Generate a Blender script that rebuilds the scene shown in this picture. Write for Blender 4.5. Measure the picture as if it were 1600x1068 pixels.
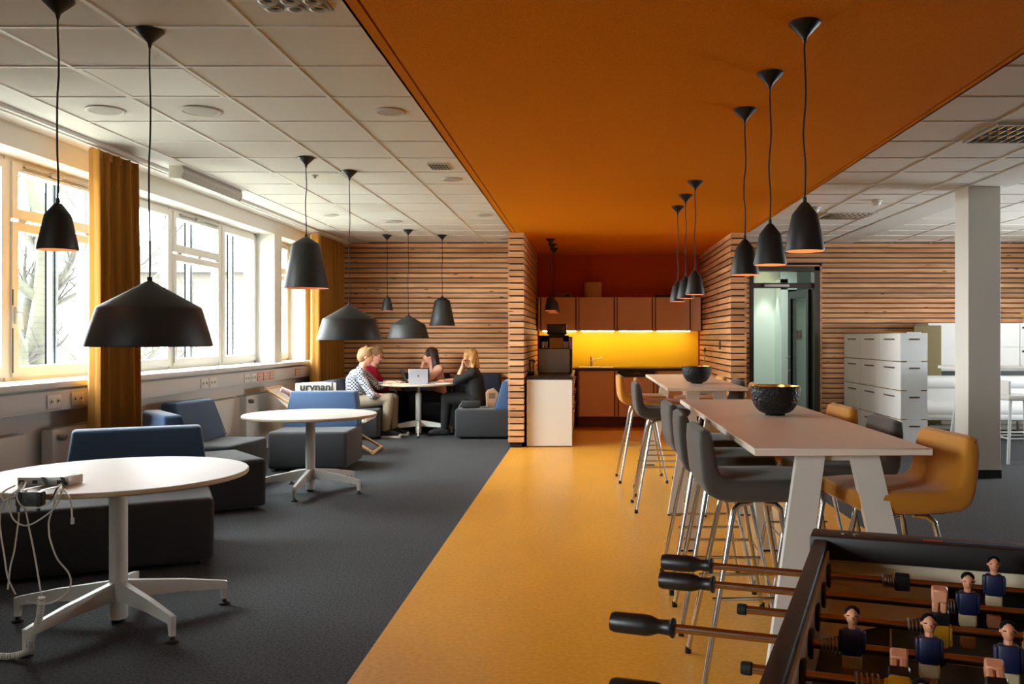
import bpy, bmesh, math, random
from mathutils import Vector, Matrix, noise
PI = math.pi
random.seed(7)
sc = bpy.context.scene
for o in list(bpy.data.objects):
    bpy.data.objects.remove(o)
col = sc.collection

# ------------------------------------------------------------------ camera, world, exposure
CAM_H = 1.40
cd = bpy.data.cameras.new('camera')
cam = bpy.data.objects.new('camera', cd)
col.objects.link(cam)
cam.location = (0, 0, CAM_H)
cam.rotation_euler = (PI/2, 0, 0)
cd.sensor_width = 36
cd.lens = 36*1380/1600
cd.shift_x = -117/1600
cd.shift_y = -7/1600
cd.clip_start = .05
cd.clip_end = 300
sc.camera = cam

w = bpy.data.worlds.new('overcast')
sc.world = w
w.use_nodes = True
bg = w.node_tree.nodes['Background']
bg.inputs['Color'].default_value = (.93, .97, 1.0, 1)
bg.inputs['Strength'].default_value = 38.0

sc.view_settings.view_transform = 'Standard'
sc.view_settings.look = 'None'
sc.view_settings.exposure = 0.2
sc.view_settings.gamma = 1.0
sc.view_settings.use_curve_mapping = False
sc.cycles.max_bounces = 10
sc.cycles.diffuse_bounces = 6
sc.cycles.glossy_bounces = 4
sc.cycles.transmission_bounces = 6
sc.cycles.transparent_max_bounces = 8
sc.cycles.sample_clamp_indirect = 6
sc.cycles.caustics_reflective = False
sc.cycles.caustics_refractive = False
sc.cycles.use_denoising = True

# room levels
CW = CAM_H + 1.505      # white ceiling
CO = CAM_H + 1.335      # orange ceiling
XL, XR = -4.06, 8.2     # window wall, far right wall
YF, YB = -6.0, 14.05    # wall behind the viewer, timber wall
OX0, OX1 = -.97, 2.03   # orange band
KY0, KY1 = 11.2, 14.30  # kitchen recess

def portal(name, loc, rot, sx, sy):
    l = bpy.data.lights.new(name, 'AREA')
    l.shape = 'RECTANGLE'; l.size = sx; l.size_y = sy
    l.cycles.is_portal = True
    o = bpy.data.objects.new(name, l)
    o.location = loc; o.rotation_euler = rot
    col.objects.link(o)
WINS = [(-2.2, -.2), (5.75, 7.72), (7.99, 11.48), (11.75, 12.73)]  # first opening is unseen, added to light the near part of the room
for a, b in WINS:
    portal('window_portal', (XL-.36, (a+b)/2, 1.93), (0, -PI/2, 0), 1.7, b-a)
ADDED_RWINS = [(9.0, 11.0)]  # unseen opening added to brighten the office side
for a, b in ADDED_RWINS:
    portal('window_portal', (XR+.2, (a+b)/2, 1.7), (0, PI/2, 0), 1.0, b-a)

# ------------------------------------------------------------------ helpers
def lin(c):
    return tuple((x/255/12.92 if x/255 <= .04045 else ((x/255+.055)/1.055)**2.4) for x in c)

class MB:
    """collects shapes; build() links them as one mesh object"""
    def __init__(s):
        s.v = []; s.f = []; s.m = []; s.mi = 0; s.smooth = []
    def add(s, vs, fs, smooth=False):
        n = len(s.v)
        s.v += [tuple(p) for p in vs]
        for f in fs:
            s.f.append([i+n for i in f]); s.m.append(s.mi); s.smooth.append(smooth)
        return s
    def box(s, x0, x1, y0, y1, z0, z1):
        vs = [(x, y, z) for z in (z0, z1) for y in (y0, y1) for x in (x0, x1)]
        return s.add(vs, [(0,2,3,1),(4,5,7,6),(0,1,5,4),(2,6,7,3),(0,4,6,2),(1,3,7,5)])
    def rbox(s, x0, x1, y0, y1, z0, z1, r=.01, seg=2, M=None):
        bm = bmesh.new()
        bmesh.ops.create_cube(bm, size=1)
        for v in bm.verts:
            v.co = Vector(((x0+x1)/2+v.co.x*(x1-x0), (y0+y1)/2+v.co.y*(y1-y0), (z0+z1)/2+v.co.z*(z1-z0)))
        bmesh.ops.bevel(bm, geom=list(bm.edges), offset=r, segments=seg, affect='EDGES', profile=.5)
        return s.bm(bm, True, M)
    def bm(s, bm, smooth=False, M=None):
        bm.verts.index_update()
        vs = [(M @ v.co) if M else v.co.copy() for v in bm.verts]
        fs = [[v.index for v in f.verts] for f in bm.faces]
        bm.free()
        return s.add(vs, fs, smooth)
    def tube(s, pts, r, n=8, cap=True, smooth=True):
        pts = [Vector(p) for p in pts]
        rs = r if isinstance(r, (list, tuple)) else [r]*len(pts)
        vs, fs = [], []
        t = (pts[1]-pts[0]).normalized()
        u = t.orthogonal().normalized()
        for i, p in enumerate(pts):
            if i == 0: d = pts[1]-pts[0]
            elif i == len(pts)-1: d = pts[-1]-pts[-2]
            else: d = (pts[i+1]-p).normalized()+(p-pts[i-1]).normalized()
            d = d.normalized() if d.length > 1e-9 else t
            u = (u-d*u.dot(d))
            u = u.normalized() if u.length > 1e-6 else d.orthogonal().normalized()
            q = d.cross(u)
            for k in range(n):
                a = 2*PI*k/n
                vs.append(p+(u*math.cos(a)+q*math.sin(a))*rs[i])
        for i in range(len(pts)-1):
            for k in range(n):
                a, b = i*n+k, i*n+(k+1) % n
                fs.append((a, b, b+n, a+n))
        if cap:
            fs.append(list(range(n))[::-1]); fs.append([(len(pts)-1)*n+k for k in range(n)])
        return s.add(vs, fs, smooth)
    def lathe(s, prof, n=32, c=(0, 0, 0), smooth=True, axis='z'):
        vs, fs = [], []
        for r, z in prof:
            for k in range(n):
                a = 2*PI*k/n
                p = (r*math.cos(a), r*math.sin(a), z)
                if axis == 'y': p = (p[0], p[2], p[1])
                if axis == 'x': p = (p[2], p[0], p[1])
                vs.append((c[0]+p[0], c[1]+p[1], c[2]+p[2]))
        for i in range(len(prof)-1):
            for k in range(n):
                a, b = i*n+k, i*n+(k+1) % n
                fs.append((a, b, b+n, a+n))
        if prof[0][0] > 1e-5: fs.append(list(range(n))[::-1])
        if prof[-1][0] > 1e-5: fs.append([(len(prof)-1)*n+k for k in range(n)])
        return s.add(vs, fs, smooth)
    def prism(s, poly, a, b, axis='y'):
        """2-D polygon swept along axis from a to b; poly is (x,z) for y, (y,z) for x, (x,y) for z"""
        n = len(poly)
        def P(p, t):
            return {'y': (p[0], t, p[1]), 'x': (t, p[0], p[1]), 'z': (p[0], p[1], t)}[axis]
        vs = [P(p, a) for p in poly]+[P(p, b) for p in poly]
        fs = [list(range(n))[::-1], [n+i for i in range(n)]]
        fs += [(i, (i+1) % n, n+(i+1) % n, n+i) for i in range(n)]
        return s.add(vs, fs)
    def sphere(s, c, r, seg=14, rings=9, sc3=(1, 1, 1)):
        prof = [(max(1e-6, math.sin(PI*i/rings)), -math.cos(PI*i/rings)) for i in range(rings+1)]
        vs, fs = [], []
        for a, z in prof:
            for k in range(seg):
                t = 2*PI*k/seg
                vs.append((c[0]+r*sc3[0]*a*math.cos(t), c[1]+r*sc3[1]*a*math.sin(t), c[2]+r*sc3[2]*z))
        for i in range(rings):
            for k in range(seg):
                p, q = i*seg+k, i*seg+(k+1) % seg
                fs.append((p, q, q+seg, p+seg))
        return s.add(vs, fs, True)
    def xf(s, M):
        s.v = [tuple(M @ Vector(p)) for p in s.v]; return s
    def mesh(s, name, mats):
        me = bpy.data.meshes.new(name)
        me.from_pydata(s.v, [], s.f)
        for m in (mats if isinstance(mats, (list, tuple)) else [mats]):
            me.materials.append(m)
        me.polygons.foreach_set('material_index', s.m)
        me.polygons.foreach_set('use_smooth', s.smooth)
        bm = bmesh.new(); bm.from_mesh(me)
        bmesh.ops.recalc_face_normals(bm, faces=bm.faces)
        for e in bm.edges:
            if len(e.link_faces) == 2 and e.calc_face_angle(0) > .7: e.smooth = False
        bm.to_mesh(me); bm.free()
        me.update()
        return me

def ob(name, mb, mat, parent=None, loc=(0, 0, 0), rot=(0, 0, 0), label=None):
    me = mb.mesh(name, mat) if isinstance(mb, MB) else mb
    o = bpy.data.objects.new(name, me)
    col.objects.link(o)
    o.location = loc; o.rotation_euler = rot
    if parent: o.parent = parent
    if label: o['label'] = label
    return o
def tag(o, label, cat, group=None, kind=None):
    o['label'] = label; o['category'] = cat
    if group: o['group'] = group
    if kind: o['kind'] = kind
    return o
def thing(name, label, cat, loc=(0, 0, 0), rz=0, group=None):
    o = bpy.data.objects.new(name, None)
    o.empty_display_size = .1
    col.objects.link(o); o.location = loc; o.rotation_euler = (0, 0, rz)
    return tag(o, label, cat, group)
def struct(o, label=None):
    o['kind'] = 'structure'
    if label: o['label'] = label
    return o
def dup(root, loc, rz, label, group=None):
    def cp(o, par):
        c = o.copy(); col.objects.link(c); c.parent = par
        for ch in list(o.children): cp(ch, c)
        return c
    kids = list(root.children)
    r = root.copy(); col.objects.link(r)
    r.location = loc; r.rotation_euler = (0, 0, rz); r['label'] = label
    if group: r['group'] = group
    for k in kids: cp(k, r)
    return r

# ------------------------------------------------------------------ materials
MATS = {}
def M_(name, c, rough=.6, metal=0, srgb=True, spec=None, bump=None, var=None, emit=None, coat=0, sheen=0):
    """bump=(scale, strength); var=(scale, amount) value variation"""
    if name in MATS: return MATS[name]
    m = bpy.data.materials.new(name); m.use_nodes = True
    nt = m.node_tree; b = nt.nodes['Principled BSDF']
    cc = lin(c) if srgb else c
    b.inputs['Base Color'].default_value = (*cc, 1)
    b.inputs['Roughness'].default_value = rough
    b.inputs['Metallic'].default_value = metal
    if spec is not None: b.inputs['Specular IOR Level'].default_value = spec
    if coat: b.inputs['Coat Weight'].default_value = coat; b.inputs['Coat Roughness'].default_value = .15
    if sheen: b.inputs['Sheen Weight'].default_value = sheen
    if emit:
        b.inputs['Emission Color'].default_value = (*lin(emit[0]), 1)
        b.inputs['Emission Strength'].default_value = emit[1]
    tc = None
    if bump or var:
        tc = nt.nodes.new('ShaderNodeTexCoord')
    if bump:
        n = nt.nodes.new('ShaderNodeTexNoise'); n.inputs['Scale'].default_value = bump[0]
        n.inputs['Detail'].default_value = 3
        nt.links.new(tc.outputs['Object'], n.inputs['Vector'])
        bp = nt.nodes.new('ShaderNodeBump'); bp.inputs['Strength'].default_value = bump[1]
        bp.inputs['Distance'].default_value = .01
        nt.links.new(n.outputs['Fac'], bp.inputs['Height'])
        nt.links.new(bp.outputs['Normal'], b.inputs['Normal'])
    if var:
        n = nt.nodes.new('ShaderNodeTexNoise'); n.inputs['Scale'].default_value = var[0]
        n.inputs['Detail'].default_value = 5
        nt.links.new(tc.outputs['Object'], n.inputs['Vector'])
        r = nt.nodes.new('ShaderNodeValToRGB')
        a = var[1]
        r.color_ramp.elements[0].position = .3; r.color_ramp.elements[1].position = .7
        r.color_ramp.elements[0].color = (*[x*(1-a) for x in cc], 1)
        r.color_ramp.elements[1].color = (*[min(1, x*(1+a)) for x in cc], 1)
        nt.links.new(n.outputs['Fac'], r.inputs['Fac'])
        nt.links.new(r.outputs['Color'], b.inputs['Base Color'])
    MATS[name] = m
    return m

def wood_mat(name, dark, light, axis='x', rough=.55, knots=True):
    m = bpy.data.materials.new(name); m.use_nodes = True
    nt = m.node_tree; L = nt.links; b = nt.nodes['Principled BSDF']
    b.inputs['Roughness'].default_value = rough
    b.inputs['Specular IOR Level'].default_value = .3
    tc = nt.nodes.new('ShaderNodeTexCoord'); oi = nt.nodes.new('ShaderNodeObjectInfo')
    cmb = nt.nodes.new('ShaderNodeVectorMath'); cmb.operation = 'SCALE'
    cx = nt.nodes.new('ShaderNodeCombineXYZ')
    for i in range(3): L.new(oi.outputs['Random'], cx.inputs[i])
    L.new(cx.outputs[0], cmb.inputs[0]); cmb.inputs['Scale'].default_value = 40
    ad = nt.nodes.new('ShaderNodeVectorMath'); ad.operation = 'ADD'
    L.new(tc.outputs['Object'], ad.inputs[0]); L.new(cmb.outputs[0], ad.inputs[1])
    mp = nt.nodes.new('ShaderNodeMapping')
    s = {'x': (.9, 11, 11), 'y': (11, .9, 11), 'z': (11, 11, .9)}[axis]
    mp.inputs['Scale'].default_value = s
    L.new(ad.outputs[0], mp.inputs['Vector'])
    n = nt.nodes.new('ShaderNodeTexNoise'); n.inputs['Scale'].default_value = 1.6; n.inputs['Detail'].default_value = 6
    n.inputs['Distortion'].default_value = .6
    L.new(mp.outputs[0], n.inputs['Vector'])
    r = nt.nodes.new('ShaderNodeValToRGB')
    r.color_ramp.elements[0].position = .32; r.color_ramp.elements[1].position = .68
    r.color_ramp.elements[0].color = (*lin(dark), 1); r.color_ramp.elements[1].color = (*lin(light), 1)
    L.new(n.outputs['Fac'], r.inputs['Fac'])
    # per-board tone
    hsv = nt.nodes.new('ShaderNodeHueSaturation')
    mr = nt.nodes.new('ShaderNodeMapRange'); mr.inputs['To Min'].default_value = .72; mr.inputs['To Max'].default_value = 1.22
    L.new(oi.outputs['Random'], mr.inputs['Value']); L.new(mr.outputs[0], hsv.inputs['Value'])
    L.new(r.outputs['Color'], hsv.inputs['Color'])
    out = hsv.outputs['Color']
    if knots:
        v = nt.nodes.new('ShaderNodeTexVoronoi'); v.inputs['Scale'].default_value = 1.0
        mp2 = nt.nodes.new('ShaderNodeMapping')
        mp2.inputs['Scale'].default_value = {'x': (2.6, 12, 12), 'y': (12, 2.6, 12), 'z': (12, 12, 3)}[axis]
        L.new(ad.outputs[0], mp2.inputs['Vector']); L.new(mp2.outputs[0], v.inputs['Vector'])
        r2 = nt.nodes.new('ShaderNodeValToRGB')
        r2.color_ramp.elements[0].position = .06; r2.color_ramp.elements[1].position = .13
        r2.color_ramp.elements[0].color = (.25, .2, .17, 1); r2.color_ramp.elements[1].color = (1, 1, 1, 1)
        L.new(v.outputs['Distance'], r2.inputs['Fac'])
        mx = nt.nodes.new('ShaderNodeMix'); mx.data_type = 'RGBA'; mx.blend_type = 'MULTIPLY'
        mx.inputs['Factor'].default_value = 1
        L.new(out, mx.inputs['A']); L.new(r2.outputs['Color'], mx.inputs['B'])
        out = mx.outputs['Result']
    L.new(out, b.inputs['Base Color'])
    MATS[name] = m
    return m

def speckle_mat(name, c1, c2, scale, rough=.95, bumpst=.6, big=None):
    """fine-grained cloth / carpet / linoleum"""
    m = bpy.data.materials.new(name); m.use_nodes = True
    nt = m.node_tree; L = nt.links; b = nt.nodes['Principled BSDF']
    b.inputs['Roughness'].default_value = rough
    tc = nt.nodes.new('ShaderNodeTexCoord')
    n = nt.nodes.new('ShaderNodeTexNoise'); n.inputs['Scale'].default_value = scale; n.inputs['Detail'].default_value = 4
    L.new(tc.outputs['Object'], n.inputs['Vector'])
    r = nt.nodes.new('ShaderNodeValToRGB')
    r.color_ramp.elements[0].position = .35; r.color_ramp.elements[1].position = .65
    r.color_ramp.elements[0].color = (*lin(c1), 1); r.color_ramp.elements[1].color = (*lin(c2), 1)
    L.new(n.outputs['Fac'], r.inputs['Fac'])
    out = r.outputs['Color']
    if big:
        n2 = nt.nodes.new('ShaderNodeTexNoise'); n2.inputs['Scale'].default_value = big[0]; n2.inputs['Detail'].default_value = 5
        mp = nt.nodes.new('ShaderNodeMapping'); mp.inputs['Scale'].default_value = big[2]
        L.new(tc.outputs['Object'], mp.inputs['Vector']); L.new(mp.outputs[0], n2.inputs['Vector'])
        mr = nt.nodes.new('ShaderNodeMapRange'); mr.inputs['From Min'].default_value = .3; mr.inputs['From Max'].default_value = .7
        mr.inputs['To Min'].default_value = 1-big[1]; mr.inputs['To Max'].default_value = 1+big[1]
        L.new(n2.outputs['Fac'], mr.inputs['Value'])
        h = nt.nodes.new('ShaderNodeHueSaturation'); L.new(out, h.inputs['Color']); L.new(mr.outputs[0], h.inputs['Value'])
        out = h.outputs['Color']
    L.new(out, b.inputs['Base Color'])
    bp = nt.nodes.new('ShaderNodeBump'); bp.inputs['Strength'].default_value = bumpst; bp.inputs['Distance'].default_value = .004
    L.new(n.outputs['Fac'], bp.inputs['Height']); L.new(bp.outputs['Normal'], b.inputs['Normal'])
    MATS[name] = m
    return m

def glass_mat():
    m = bpy.data.materials.new('window_glass'); m.use_nodes = True
    nt = m.node_tree; nt.nodes.clear()
    o = nt.nodes.new('ShaderNodeOutputMaterial'); t = nt.nodes.new('ShaderNodeBsdfTransparent')
    g = nt.nodes.new('ShaderNodeBsdfGlossy'); g.inputs['Roughness'].default_value = .02
    f = nt.nodes.new('ShaderNodeFresnel'); f.inputs['IOR'].default_value = 1.35
    x = nt.nodes.new('ShaderNodeMixShader')
    t.inputs['Color'].default_value = (.95, .97, .96, 1)
    ge = nt.nodes.new('ShaderNodeNewGeometry'); mu = nt.nodes.new('ShaderNodeMath'); mu.operation = 'MULTIPLY'
    iv = nt.nodes.new('ShaderNodeMath'); iv.operation = 'SUBTRACT'; iv.inputs[0].default_value = 1
    nt.links.new(ge.outputs['Backfacing'], iv.inputs[1]); nt.links.new(f.outputs[0], mu.inputs[0]); nt.links.new(iv.outputs[0], mu.inputs[1])
    nt.links.new(mu.outputs[0], x.inputs[0]); nt.links.new(t.outputs[0], x.inputs[1]); nt.links.new(g.outputs[0], x.inputs[2])
    nt.links.new(x.outputs[0], o.inputs[0])
    return m
GLASS = glass_mat()
WHITE = M_('white_paint', (226, 225, 220), .55)
WALLW = M_('wall_paint', (222, 220, 213), .8, bump=(60, .05))
TILE = M_('ceiling_tile_board', (228, 226, 219), .9, bump=(220, .12))
GRID = M_('grid_white_metal', (232, 230, 224), .45)
FRAMEW = M_('window_frame_white', (228, 226, 218), .4)
ORANGE = speckle_mat('orange_felt', (208, 118, 2), (226, 134, 6), 160, .95, .5)
ORANGE.node_tree.nodes['Principled BSDF'].inputs['Specular IOR Level'].default_value = .05
ORANGEWALL = M_('orange_wall_paint', (196, 84, 18), .8, bump=(90, .05))
DARK = M_('dark_backing', (30, 16, 14), .9)
SLATX = wood_mat('larch_slat', (186, 130, 86), (222, 170, 122), 'x')
SLATY = wood_mat('larch_slat_side', (186, 130, 86), (222, 170, 122), 'y')
CARPET = speckle_mat('grey_carpet', (25, 27, 30), (63, 66, 70), 75, .97, .8, (1.3, .07, (1, 1, 1)))
LINO = speckle_mat('yellow_linoleum', (220, 152, 42), (233, 169, 62), 40, .30, .03, (2.2, .07, (1, .35, 1)))
LINO.node_tree.nodes['Principled BSDF'].inputs['Specular IOR Level'].default_value = .4
BLACKM = M_('black_metal', (30, 30, 30), .42, spec=.4)
BLACKP = M_('black_plastic', (18, 18, 19), .4)
CHROME = M_('chrome', (205, 203, 198), .16, 1)
STEEL = M_('brushed_steel', (170, 165, 158), .32, 1)
WHITEMET = M_('white_powdercoat', (214, 213, 208), .4)
TABLEW = M_('white_laminate', (190, 188, 183), .5)
EDGEW = M_('laminate_edge', (196, 178, 150), .5)
COPPER = M_('copper_lining', (244, 186, 144), .5)
RUBBER = M_('black_rubber', (14, 14, 14), .8)
# ================================================================== THE SETTING
# floors
struct(ob('floor_left', MB().box(XL-.05, OX0, YF, YB+.3, -.12, 0), CARPET), 'dark grey carpet floor under the round tables')
struct(ob('floor_middle', MB().box(OX0, OX1, YF, KY1+.1, -.12, .002), LINO), 'glossy yellow linoleum floor leading to the kitchen')
struct(ob('floor_right', MB().box(OX1, XR+.05, YF, YB+.3, -.12, 0), CARPET), 'dark grey carpet floor beyond the bar tables')

# white tiled ceiling
TS = .6265
ceil_l = struct(ob('ceiling_left', MB().box(XL-.3, OX0+.05, YF, YB+.3, CW+.03, CW+.14), TILE), 'white suspended tile ceiling over the lounge')
ceil_r = struct(ob('ceiling_right', MB().box(OX1-.05, XR+.3, YF, YB+.3, CW+.03, CW+.14), TILE), 'white suspended tile ceiling over the office side')
y_lines = [4.287+TS*k for k in range(-4, 16)]
tile_me = MB().box(-.3, .3, -.3, .3, 0, .015).mesh('ceiling_tile', TILE)
def tiles(par, xs, ys, skip=()):
    for i in range(len(xs)-1):
        for j in range(len(ys)-1):
            if (i, j) in skip: continue
            o = ob('ceiling_tile', tile_me, None, par, ((xs[i]+xs[i+1])/2, (ys[j]+ys[j+1])/2, CW+.004))
            o.scale = ((xs[i+1]-xs[i])/.6, (ys[j+1]-ys[j])/.6, 1)
def bars(par, xs, ys, x0, x1, y0, y1):
    for x in xs: ob('grid_bar', MB().box(x-.012, x+.012, y0, y1, CW-.004, CW+.012), GRID, par)
    for y in ys: ob('grid_bar', MB().box(x0, x1, y-.010, y+.010, CW-.003, CW+.012), GRID, par)
lx = [-3.49, -2.868, -2.246, -1.618, -.95]
ly = y_lines+[YB]
tiles(ceil_l, lx, ly)
bars(ceil_l, lx[:-1], y_lines, -3.49, OX0+.02, YF, YB)
rx = [2.0, 2.236, 2.861, 3.486, 3.755]
tiles(ceil_r, rx, ly)
bars(ceil_r, rx[1:-1], y_lines, OX1, 3.755, YF, YB)
rx2 = [4.215, 4.84, 5.465, 6.09, 6.715, 7.34, 8.2]
tiles(ceil_r, rx2, ly[4:])
bars(ceil_r, rx2[:-1], y_lines[4:], 4.215, XR, y_lines[4], YB)
struct(ob('ceiling_beam', MB().box(3.79, 4.20, YF, YB, CW-.004, CW+.1), WALLW), 'white flush ceiling strip above the column')
# perimeter strip by the windows with a shadow gap and a curtain track
struct(ob('ceiling_border', MB().box(-3.74, -3.505, YF, YB, CW-.002, CW+.03).box(XL-.02, -3.76, YF, YB, CW+.008, CW+.03), WHITE), 'white ceiling border above the windows')
track = thing('curtain_track', 'white double curtain track along the ceiling above the windows', 'curtain track', (-3.79, 0, CW))
for dx in (-.03, .03):
    ob('rail', MB().box(dx-.012, dx+.012, 2, YB-.02, -.03, .008), WHITE, track)

# orange acoustic ceiling, dropped below the white one
co = struct(ob('ceiling_orange', MB().box(OX0+.01, OX1-.01, YF, KY1+.1, CO+.05, CW+.2), DARK), 'orange felt ceiling band over the yellow floor')
for x0, x1 in ((OX0, -.912), (-.9, 2.008), (2.02, OX1+.03)):
    ob('felt_panel', MB().box(x0, x1, YF, KY1+.05 if x0 > -.95 and x1 < 2.01 else KY0+.02, CO, CO+.06), ORANGE, co)
ob('band_side', MB().box(OX0, OX0+.012, YF, KY0, CO, CW+.03).box(OX1-.012+.03, OX1+.03, YF, KY0, CO, CW+.03), ORANGE, co)

# window wall (left)
SILL = 1.075
FT = CAM_H+1.345       # head of the openings
wl = MB().box(XL-.4, XL, YF, YB+.1, -.1, SILL-.04)
wl.box(XL-.4, XL, YF, YB+.1, FT, CW+.1)
piers = [(YF, -2.2), (-.2, 5.75), (7.72, 7.99), (11.48, 11.75), (12.73, YB+.1)]
for a, b in piers: wl.box(XL-.4, XL, a, b, SILL-.04, FT)
struct(ob('wall_left', wl, WALLW), 'white window wall with deep reveals')
sb = MB()
for a, b in ((4.0, 12.7),):
    sb.rbox(-4.42, -3.90, a, b, SILL-.05, SILL, .012, 2)
struct(ob('trim_1', sb, FRAMEW), 'long white window sill')

XF = -4.33
def window(n, y0, y1, bays, kinds, label):
    root = struct(ob('window_%d' % n, MB().box(XF-.05, XF+.02, y0, y0+.05, SILL, FT).box(XF-.05, XF+.02, y1-.05, y1, SILL, FT)
                     .box(XF-.05, XF+.02, y0, y1, FT-.05, FT).box(XF-.05, XF+.02, y0, y1, SILL-.01, SILL+.05), FRAMEW), label)
    for i, k in enumerate(kinds):
        a, b = bays[i], bays[i+1]
        if i: ob('mullion', MB().box(XF-.05, XF+.03, a-.035, a+.035, SILL, FT), FRAMEW, root)
        def sash(z0, z1, nm, f=.065):
            s = ob(nm, MB().box(XF-.04, XF+.045, a+.03, a+.03+f, z0, z1).box(XF-.04, XF+.045, b-.03-f, b-.03, z0, z1)
               .box(XF-.04, XF+.045, a+.03+f, b-.03-f, z1-f, z1).box(XF-.04, XF+.045, a+.03+f, b-.03-f, z0, z0+f*1.2), FRAMEW, root)
            ob('pane', MB().box(XF-.006, XF+.006, a+.03+f-.01, b-.03-f+.01, z0+f, z1-f+.01), GLASS, s)
            ob('seal', MB().box(XF+.012, XF+.02, a+.03+f-.004, a+.03+f+.006, z0+f, z1-f).box(XF+.012, XF+.02, b-.03-f-.006, b-.03-f+.004, z0+f, z1-f), M_('grey_seal', (120, 125, 128), .6), s)
            return s
        if k == 'T':
            zt = CAM_H+.88
            sash(SILL+.03, zt-.012, 'casement'); s = sash(zt+.012, FT-.03, 'fanlight')
            ob('opener', MB().box(XF+.045, XF+.065, a+.15, b-.12, FT-.06, FT-.045).rbox(XF+.045, XF+.08, (a+b)/2-.1, (a+b)/2+.05, FT-.07, FT-.035, .008).box(XF+.045, XF+.06, a+.15, b-.12, FT-.085, FT-.075), M_('grey_fitting', (165, 163, 155), .4), s)
            for t in (.12, .5, .88):
                ob('hinge', MB().tube([(XF+.05, a+(b-a)*t-.035, zt), (XF+.05, a+(b-a)*t+.035, zt)], .011), M_('grey_fitting', (165, 163, 155), .4), s)
        else:
            s = sash(SILL+.03, FT-.03, 'casement')
        if k in 'TH':
            h = ob('handle', MB().rbox(XF+.045, XF+.06, a+.045, a+.075, 1.50, 1.63, .006).tube([(XF+.055, a+.06, 1.59), (XF+.10, a+.06, 1.59), (XF+.10, a+.06, 1.46)], .010), WHITEMET, root)
            ob('espagnolette', MB().tube([(XF+.052, a+.022, SILL+.06), (XF+.052, a+.022, 1.47)], .005, 6).tube([(XF+.052, a+.022, 1.64), (XF+.052, a+.022, 1.76)], .005, 6), M_('dark_fitting', (70, 72, 72), .5), root)
    return root
window(1, 5.75, 7.72, [5.77, 6.56, 7.70], 'HT', 'white window nearest the viewer, cut by the picture edge')
window(4, -2.2, -.2, [-2.18, -1.2, -.22], 'FF', 'white window added for light beside the viewer, out of view')  # added window, never in view; brings daylight to the table football
window(2, 7.99, 11.48, [8.01, 9.13, 10.36, 11.46], 'FTF', 'white three-bay window between the curtains')
window(3, 11.75, 12.73, [11.77, 12.71], 'T', 'narrow white window by the far corner')

# wall behind the viewer and far right wall with an unseen opening added for light
struct(ob('wall_front', MB().box(XL-.4, XR+.3, YF-.2, YF, -.1, CW+.1), M_('grey_paint', (70, 68, 66), .9)))
wr = MB().box(XR, XR+.3, YF, YB+.1, -.1, 1.2).box(XR, XR+.3, YF, YB+.1, 2.2, CW+.1)
for a, b in ((YF, 9.0), (11.0, YB+.1)): wr.box(XR, XR+.3, a, b, 1.2, 2.2)
struct(ob('wall_right', wr, WALLW), 'white wall on the office side with an opening added for light')

# timber slat walls: dark backing and separate boards with open joints
PITCH, SH, ST = .0795, .0625, .026
def slats_x(par, x0, x1, yface, ztop, n=None, z_from=0, hole=None):
    """boards along X on a face at y=yface (facing -Y)"""
    k = 0; z = ztop-.012
    full = MB().box(0, x1-x0, -ST, 0, -SH, 0).mesh('slat', SLATX)
    la = lb = None
    if hole:
        la = MB().box(0, hole[0]-x0, -ST, 0, -SH, 0).mesh('slat', SLATX) if hole[0]-x0 > .02 else None
        lb = MB().box(0, x1-hole[1], -ST, 0, -SH, 0).mesh('slat', SLATX)
    while z-SH > z_from-.005:
        if hole and z-SH < hole[2]:
            if la: ob('slat', la, None, par, (x0, yface, z))
            ob('slat', lb, None, par, (hole[1], yface, z))
        else:
            ob('slat', full, None, par, (x0, yface, z))
        z -= PITCH; k += 1
wbl = struct(ob('wall_back_left', MB().box(XL-.1, -1.0, YB, YB+.2, -.1, CW+.1), DARK), 'horizontal larch slat wall behind the meeting corner')
slats_x(wbl, XL, -1.02, YB, CW)
DX0, DX1, DZ = 2.60, 3.70, 2.53
wb = MB().box(1.9, DX0, YB, YB+.2, -.1, CW+.1).box(DX1, XR+.1, YB, YB+.2, -.1, CW+.1).box(DX0, DX1, YB, YB+.2, DZ, CW+.1)
wbr = struct(ob('wall_back_right', wb, DARK), 'horizontal larch slat wall around the corridor door')
slats_x(wbr, 2.05, XR, YB, CW, hole=(DX0-.02, DX1+.03, DZ+.02))
# kitchen recess: two timber-clad side walls and the orange back wall
def side_wall(name, xi, xo, label):
    """xi: recess face, xo: outer face"""
    s = 1 if xo > xi else -1
    a, b = sorted((xi+s*.03, xo-s*.02))
    root = struct(ob(name, MB().box(a, b, KY0+.028, KY1, 0.06, CO), DARK), label)
    ob('plinth', MB().box(a, b, KY0+.035, KY1, 0, .07), DARK, root)
    z = CO-.005
    lo, hi = sorted((xi, xo))
    f = MB().box(lo, hi, KY0, KY0+ST, -SH, 0).mesh('slat', SLATX)
    q0, q1 = sorted((xi, xi+s*ST))
    g = MB().box(q0, q1, KY0+ST+.001, KY1, -SH, 0).mesh('slat', SLATY)
    o0, o1 = sorted((xo, xo-s*.016))
    h = MB().box(o0, o1, KY0+ST+.001, YB-ST, -SH, 0).mesh('slat', SLATY)
    while z-SH > .06:
        ob('slat', f, None, root, (0, 0, z)); ob('slat', g, None, root, (0, 0, z)); ob('slat', h, None, root, (0, 0, z))
        z -= PITCH*1.02
    return root
side_wall('wall_kitchen_left', -.80, -1.0, 'larch-clad partition at the counter end of the kitchen')
side_wall('wall_kitchen_right', 1.826, 2.025, 'larch-clad partition beside the corridor door')
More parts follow.
